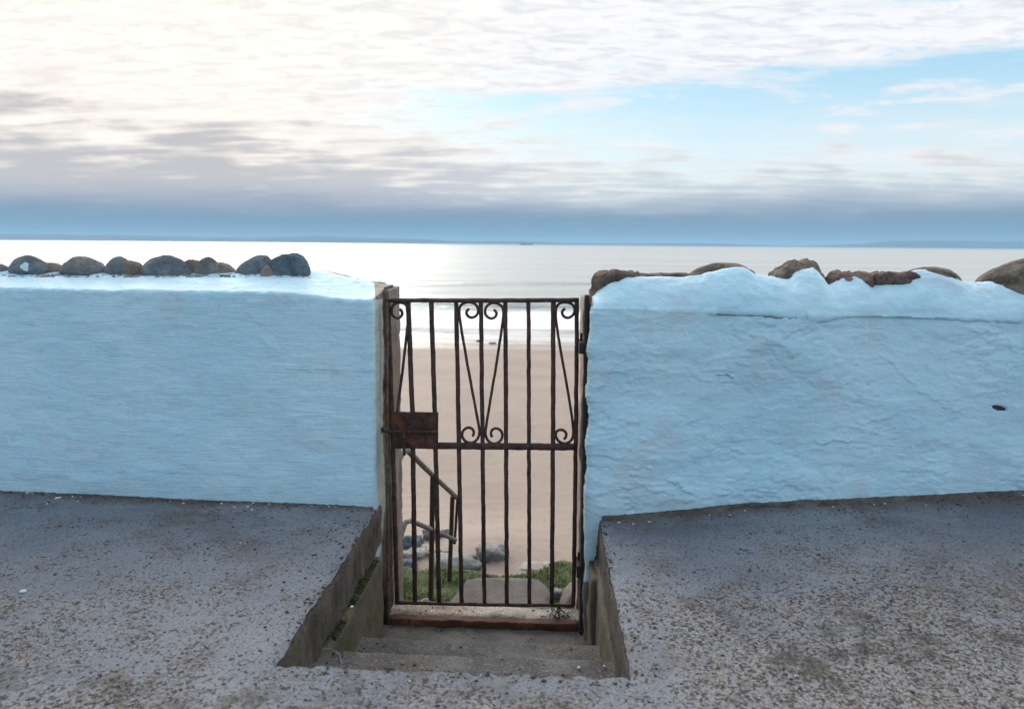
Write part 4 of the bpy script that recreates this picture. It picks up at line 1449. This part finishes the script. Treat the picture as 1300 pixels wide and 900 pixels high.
# around the landing
NG = 'stones beside the landing slab'
boulder(535, 760, 5.55, (0.10, 0.10, 0.11), M_ST_GREY, 'rounded grey stone behind the bottom rail at the left of the gate', 311, 0.2, 2.6, 0.08, 0.35, NG, ground=-1.74)
boulder(513, 769, 5.4, (0.06, 0.07, 0.06), M_ST_BLUE, 'small blue-grey stone wedged at the lower left corner of the opening', 312, 0.5, 2.4, 0.1, 0.3, NG, ground=-1.70)
boulder(709, 749, 5.85, (0.06, 0.05, 0.035), M_ST_BLUE, 'small blue-grey stone on the green bank right of the landing', 313, 0.1, 2.8, 0.08, 0.25, NG, ground=-1.63)
boulder(712, 764, 5.5, (0.07, 0.07, 0.05), M_BOULD_P, 'pale stone tucked against the right side of the landing', 314, 0.3, 2.8, 0.08, 0.3, NG, ground=-1.66)
p = at_y(733, 735, 5.45)
A, F = rock_mesh((0.13, 0.24, 0.30), 315, 0.12, 4, 2.6, 1.2)
A = roty(A, 0.22)
o = mesh_obj('boulder', A, F, M_BOULD_B)
o.location = (p.x - 0.02, p.y, -1.60)
tag(o, 'tall brown leaning rock at the right edge of the gate opening', 'rock', NG)

# handrail
hr = empty('handrail', (-0.88, 5.8, -1.6), 'weathered pipe handrail with dark posts along the left of the beach steps', 'handrail')
r_up = [at_y(x, y, yy) for x, y, yy in ((496, 606, 4.9), (507, 583, 5.0), (511.5, 573.5, 5.08), (517, 571.5, 5.16), (548, 602, 5.8), (581, 632.5, 6.40))]
r_lo = [at_y(x, y, yy) for x, y, yy in ((500, 708, 4.9), (509.5, 678, 5.0), (514.5, 663, 5.08), (521, 660.5, 5.2), (548, 672, 5.8), (578, 685, 6.40))]
r_up2 = [(p.x, p.y, p.z) for p in r_up]
up_s = [Vector(q) for q in r_up2]
MB().bar(up_s, 0.021, 0.021, depth=(1, 0.1, 0), seg=0.04, n=12, rnd=1.0, jit=0.001, seed=320).build('rail', M_PIPE, hr)
MB().bar(r_lo, 0.019, 0.019, depth=(1, 0.1, 0), seg=0.04, n=12, rnd=1.0, jit=0.001, seed=321).build('rail', M_PIPE, hr)
q0, q1 = at_y(549.5, 603, 5.80), at_y(546.5, 762, 5.80)
MB().bar([q0, (q1.x, 5.80, q1.z - 0.1)], 0.021, 0.021, depth=(0, 1, 0), n=10, jit=0.0015, seed=322).build('post', M_RAILPOST, hr)
q0, q1 = at_y(574.5, 630, 6.35), at_y(569.5, 750, 6.35)
MB().bar([q0, (q1.x, 6.35, q1.z - 0.1)], 0.020, 0.020, depth=(0, 1, 0), n=10, jit=0.0015, seed=323).build('post', M_RAILPOST, hr)
q0, q1 = at_y(581, 631.5, 6.42), at_y(577, 690, 6.42)
MB().bar([q0, (q1.x, 6.42, q1.z)], 0.013, 0.013, depth=(0, 1, 0), n=8, jit=0.001, seed=324).build('brace', M_RAILPOST, hr)

# wrack at the water's edge
for (px, py, w, lb) in ((608, 433, 0.16, 'small dark clump of seaweed at the water edge, the left one of two'), (625.5, 435.8, 0.20, 'small dark clump of seaweed at the water edge, the right one of two')):
    p = at_z(px, py, SEA_Z + 0.03)
    A, F = rock_mesh((w, 0.10, 0.05), int(px), 0.3, 3)
    o = mesh_obj('seaweed', A, F, M_WRACK)
    o.location = p
    tag(o, lb, 'seaweed', 'seaweed at the water edge')

# ship on the horizon
sp = at_y(668.5, 308.3, 4200)
sh = empty('ship', (sp.x, 4200, SEA_Z), 'tiny dark ship on the horizon above the gate', 'ship')
mb = MB()
L, B_, H_ = 36.0, 6.0, 5.0
sec = []
for i, t in enumerate(np.linspace(-1, 1, 13)):
    w = B_ * (1 - abs(t) ** 4 * 0.9)
    hh = H_ + 1.5 * t * t
    for (yy, zz) in ((-w, hh), (-w * 0.8, -1), (w * 0.8, -1), (w, hh)):
        sec.append((sp.x + t * L, 4200 + yy, SEA_Z + zz))
F = [(i * 4 + k, (i + 1) * 4 + k, (i + 1) * 4 + (k + 1) % 4, i * 4 + (k + 1) % 4) for i in range(12) for k in range(4)] + [(0, 1, 2, 3), (51, 50, 49, 48)]
mb.add(sec, F)
mb.build('hull', M_SHIP, sh, False)
MB().block((sp.x - 26, 4196, SEA_Z + 4), (sp.x - 14, 4204, SEA_Z + 12), 4, 0.4).build('bridge', M_SHIP, sh, False)
MB().block((sp.x + 4, 4197, SEA_Z + 4), (sp.x + 22, 4203, SEA_Z + 8), 4, 0.4).build('deckhouse', M_SHIP, sh, False)
MB().bar([(sp.x + 28, 4200, SEA_Z + 4), (sp.x + 28, 4200, SEA_Z + 17)], 0.6, 0.6, seg=5).build('mast', M_SHIP, sh, False)

# ------------------------------------------------------------------ grit and flecks on the pavement
rnd = random.Random(21)
for nm, mat, cnt, r0, r1 in (('grit', M_PEB_D, 900, 0.002, 0.0055), ('grit', M_PEB_T, 700, 0.002, 0.006)):
    mb = MB()
    k = 0
    while k < cnt:
        x, y = rnd.uniform(-2.6, 2.6), rnd.uniform(1.2, 3.33)
        if WX0 - 0.01 < x < WX1 + 0.01 and y > WY0 - 0.01:
            continue
        if y > float(wall_y(x)) - 0.01:
            continue
        wgt = 0.35 + 0.65 * (x > 0.2) * (y < 2.9) + 0.4 * (y < 2.0)
        if rnd.random() > wgt:
            continue
        r = r0 + (r1 - r0) * rnd.random() ** 2.5
        A, F = rock_mesh((r * rnd.uniform(0.8, 1.5), r * rnd.uniform(0.8, 1.3), r * 0.6), k, 0.3, 1)
        mb.add(A + np.array([x, y, float(pave_z(np.array([x]), np.array([y]))[0]) + r * 0.25]), F)
        k += 1
    tag(mb.build(nm, mat), kind='stuff')
mb = MB()
for (px, py, s) in ((30, 752, 9), (78, 630, 10), (447, 773, 4), (428, 668, 3), (305, 690, 3), (610, 857, 3), (735, 848, 5), (767, 846, 5), (1188, 623, 5), (320, 648, 3), (115, 832, 3), (520, 868, 3), (1010, 862, 4), (900, 640, 4), (60, 640, 3)):
    inwell = 380 < px < 780 and 820 < py < 858
    p = at_z(px, py, -0.2 if inwell else 0.0)
    z = (-0.200 if inwell else float(pave_z(np.array([p.x]), np.array([min(p.y, 3.3)]))[0])) + 0.002
    r = s / 2 * p.y / FPX
    A, F = rock_mesh((r, r * 0.9, 0.003), px, 0.35, 2)
    mb.add(A + np.array([p.x, min(p.y, float(wall_y(p.x)) - 0.02), z + 0.001]), F)
for k in range(120):
    x = rnd.uniform(-2.6, 2.5)
    if -0.83 < x < 0.26:
        continue
    yw = float(wall_y(x)) - 0.004 - 0.05 * rnd.random() ** 3
    r = 0.0015 + 0.004 * rnd.random() ** 3
    A, F = rock_mesh((r * 1.5, r, r * 0.7), k, 0.35, 1)
    mb.add(A + np.array([x, yw, float(pave_z(np.array([x]), np.array([yw]))[0]) + r * 0.3]), F)
tag(mb.build('paint_flecks', M_FLECK), kind='stuff')
mb = MB()
mb2 = MB()
for k in range(1500):
    u = rnd.random()
    if u < 0.55:
        x = rnd.uniform(-2.7, 2.6)
        if -0.80 < x < 0.27:
            continue
        y = float(wall_y(x)) - 0.003 - 0.09 * rnd.random() ** 2.2
    elif u < 0.75:
        x, y = WX0 - 0.004 - 0.16 * rnd.random() ** 2, rnd.uniform(2.05, 3.3)
    elif u < 0.9:
        x, y = WX1 + 0.004 + 0.16 * rnd.random() ** 2, rnd.uniform(2.05, 3.25)
    else:
        x, y = rnd.uniform(WX0, WX1), WY0 - 0.004 - 0.05 * rnd.random() ** 2
    r = 0.0014 + 0.0048 * rnd.random() ** 4
    A, F = rock_mesh((r * rnd.uniform(0.8, 1.5), r, r * 0.75), k, 0.35, 1)
    (mb if rnd.random() < 0.65 else mb2).add(A + np.array([x, y, float(pave_z(np.array([x]), np.array([y]))[0]) + r * 0.2]), F)
for k in range(900):
    u = rnd.random()
    x = rnd.uniform(-0.76, 0.22)
    if rnd.random() < 0.4:
        x = rnd.choice((-0.755 + 0.10 * rnd.random() ** 2, 0.21 - 0.10 * rnd.random() ** 2))
    if u < 0.25:
        y, z = rnd.uniform(2.2, 2.47), -0.205
    elif u < 0.55:
        y, z = 2.50 + 0.42 * rnd.random(), -0.405
    elif u < 0.8:
        y, z = 2.96 + 0.47 * rnd.random() ** 0.6, -0.628
    else:
        y, z = 3.50 + 0.11 * rnd.random(), -0.592
    r = 0.0014 + 0.0042 * rnd.random() ** 4
    A, F = rock_mesh((r * rnd.uniform(0.8, 1.5), r, r * 0.75), k, 0.35, 1)
    (mb if rnd.random() < 0.55 else mb2).add(A + np.array([x, y, z + r * 0.3]), F)
tag(mb.build('grit', M_PEB_D), kind='stuff')
tag(mb2.build('grit', M_PEB_T), kind='stuff')
# loose string in the left of the well
pts = [at_z(x, y, -0.196) for x, y in ((408, 824), (416, 822.5), (426, 826), (432, 833), (434, 842))]
tag(MB().bar(pts, 0.0014, 0.0014, depth=(0, 0, 1), seg=0.01, n=6, rnd=1).build('string', M_STRING), 'curl of pale string lying on the top step at the left', 'string')
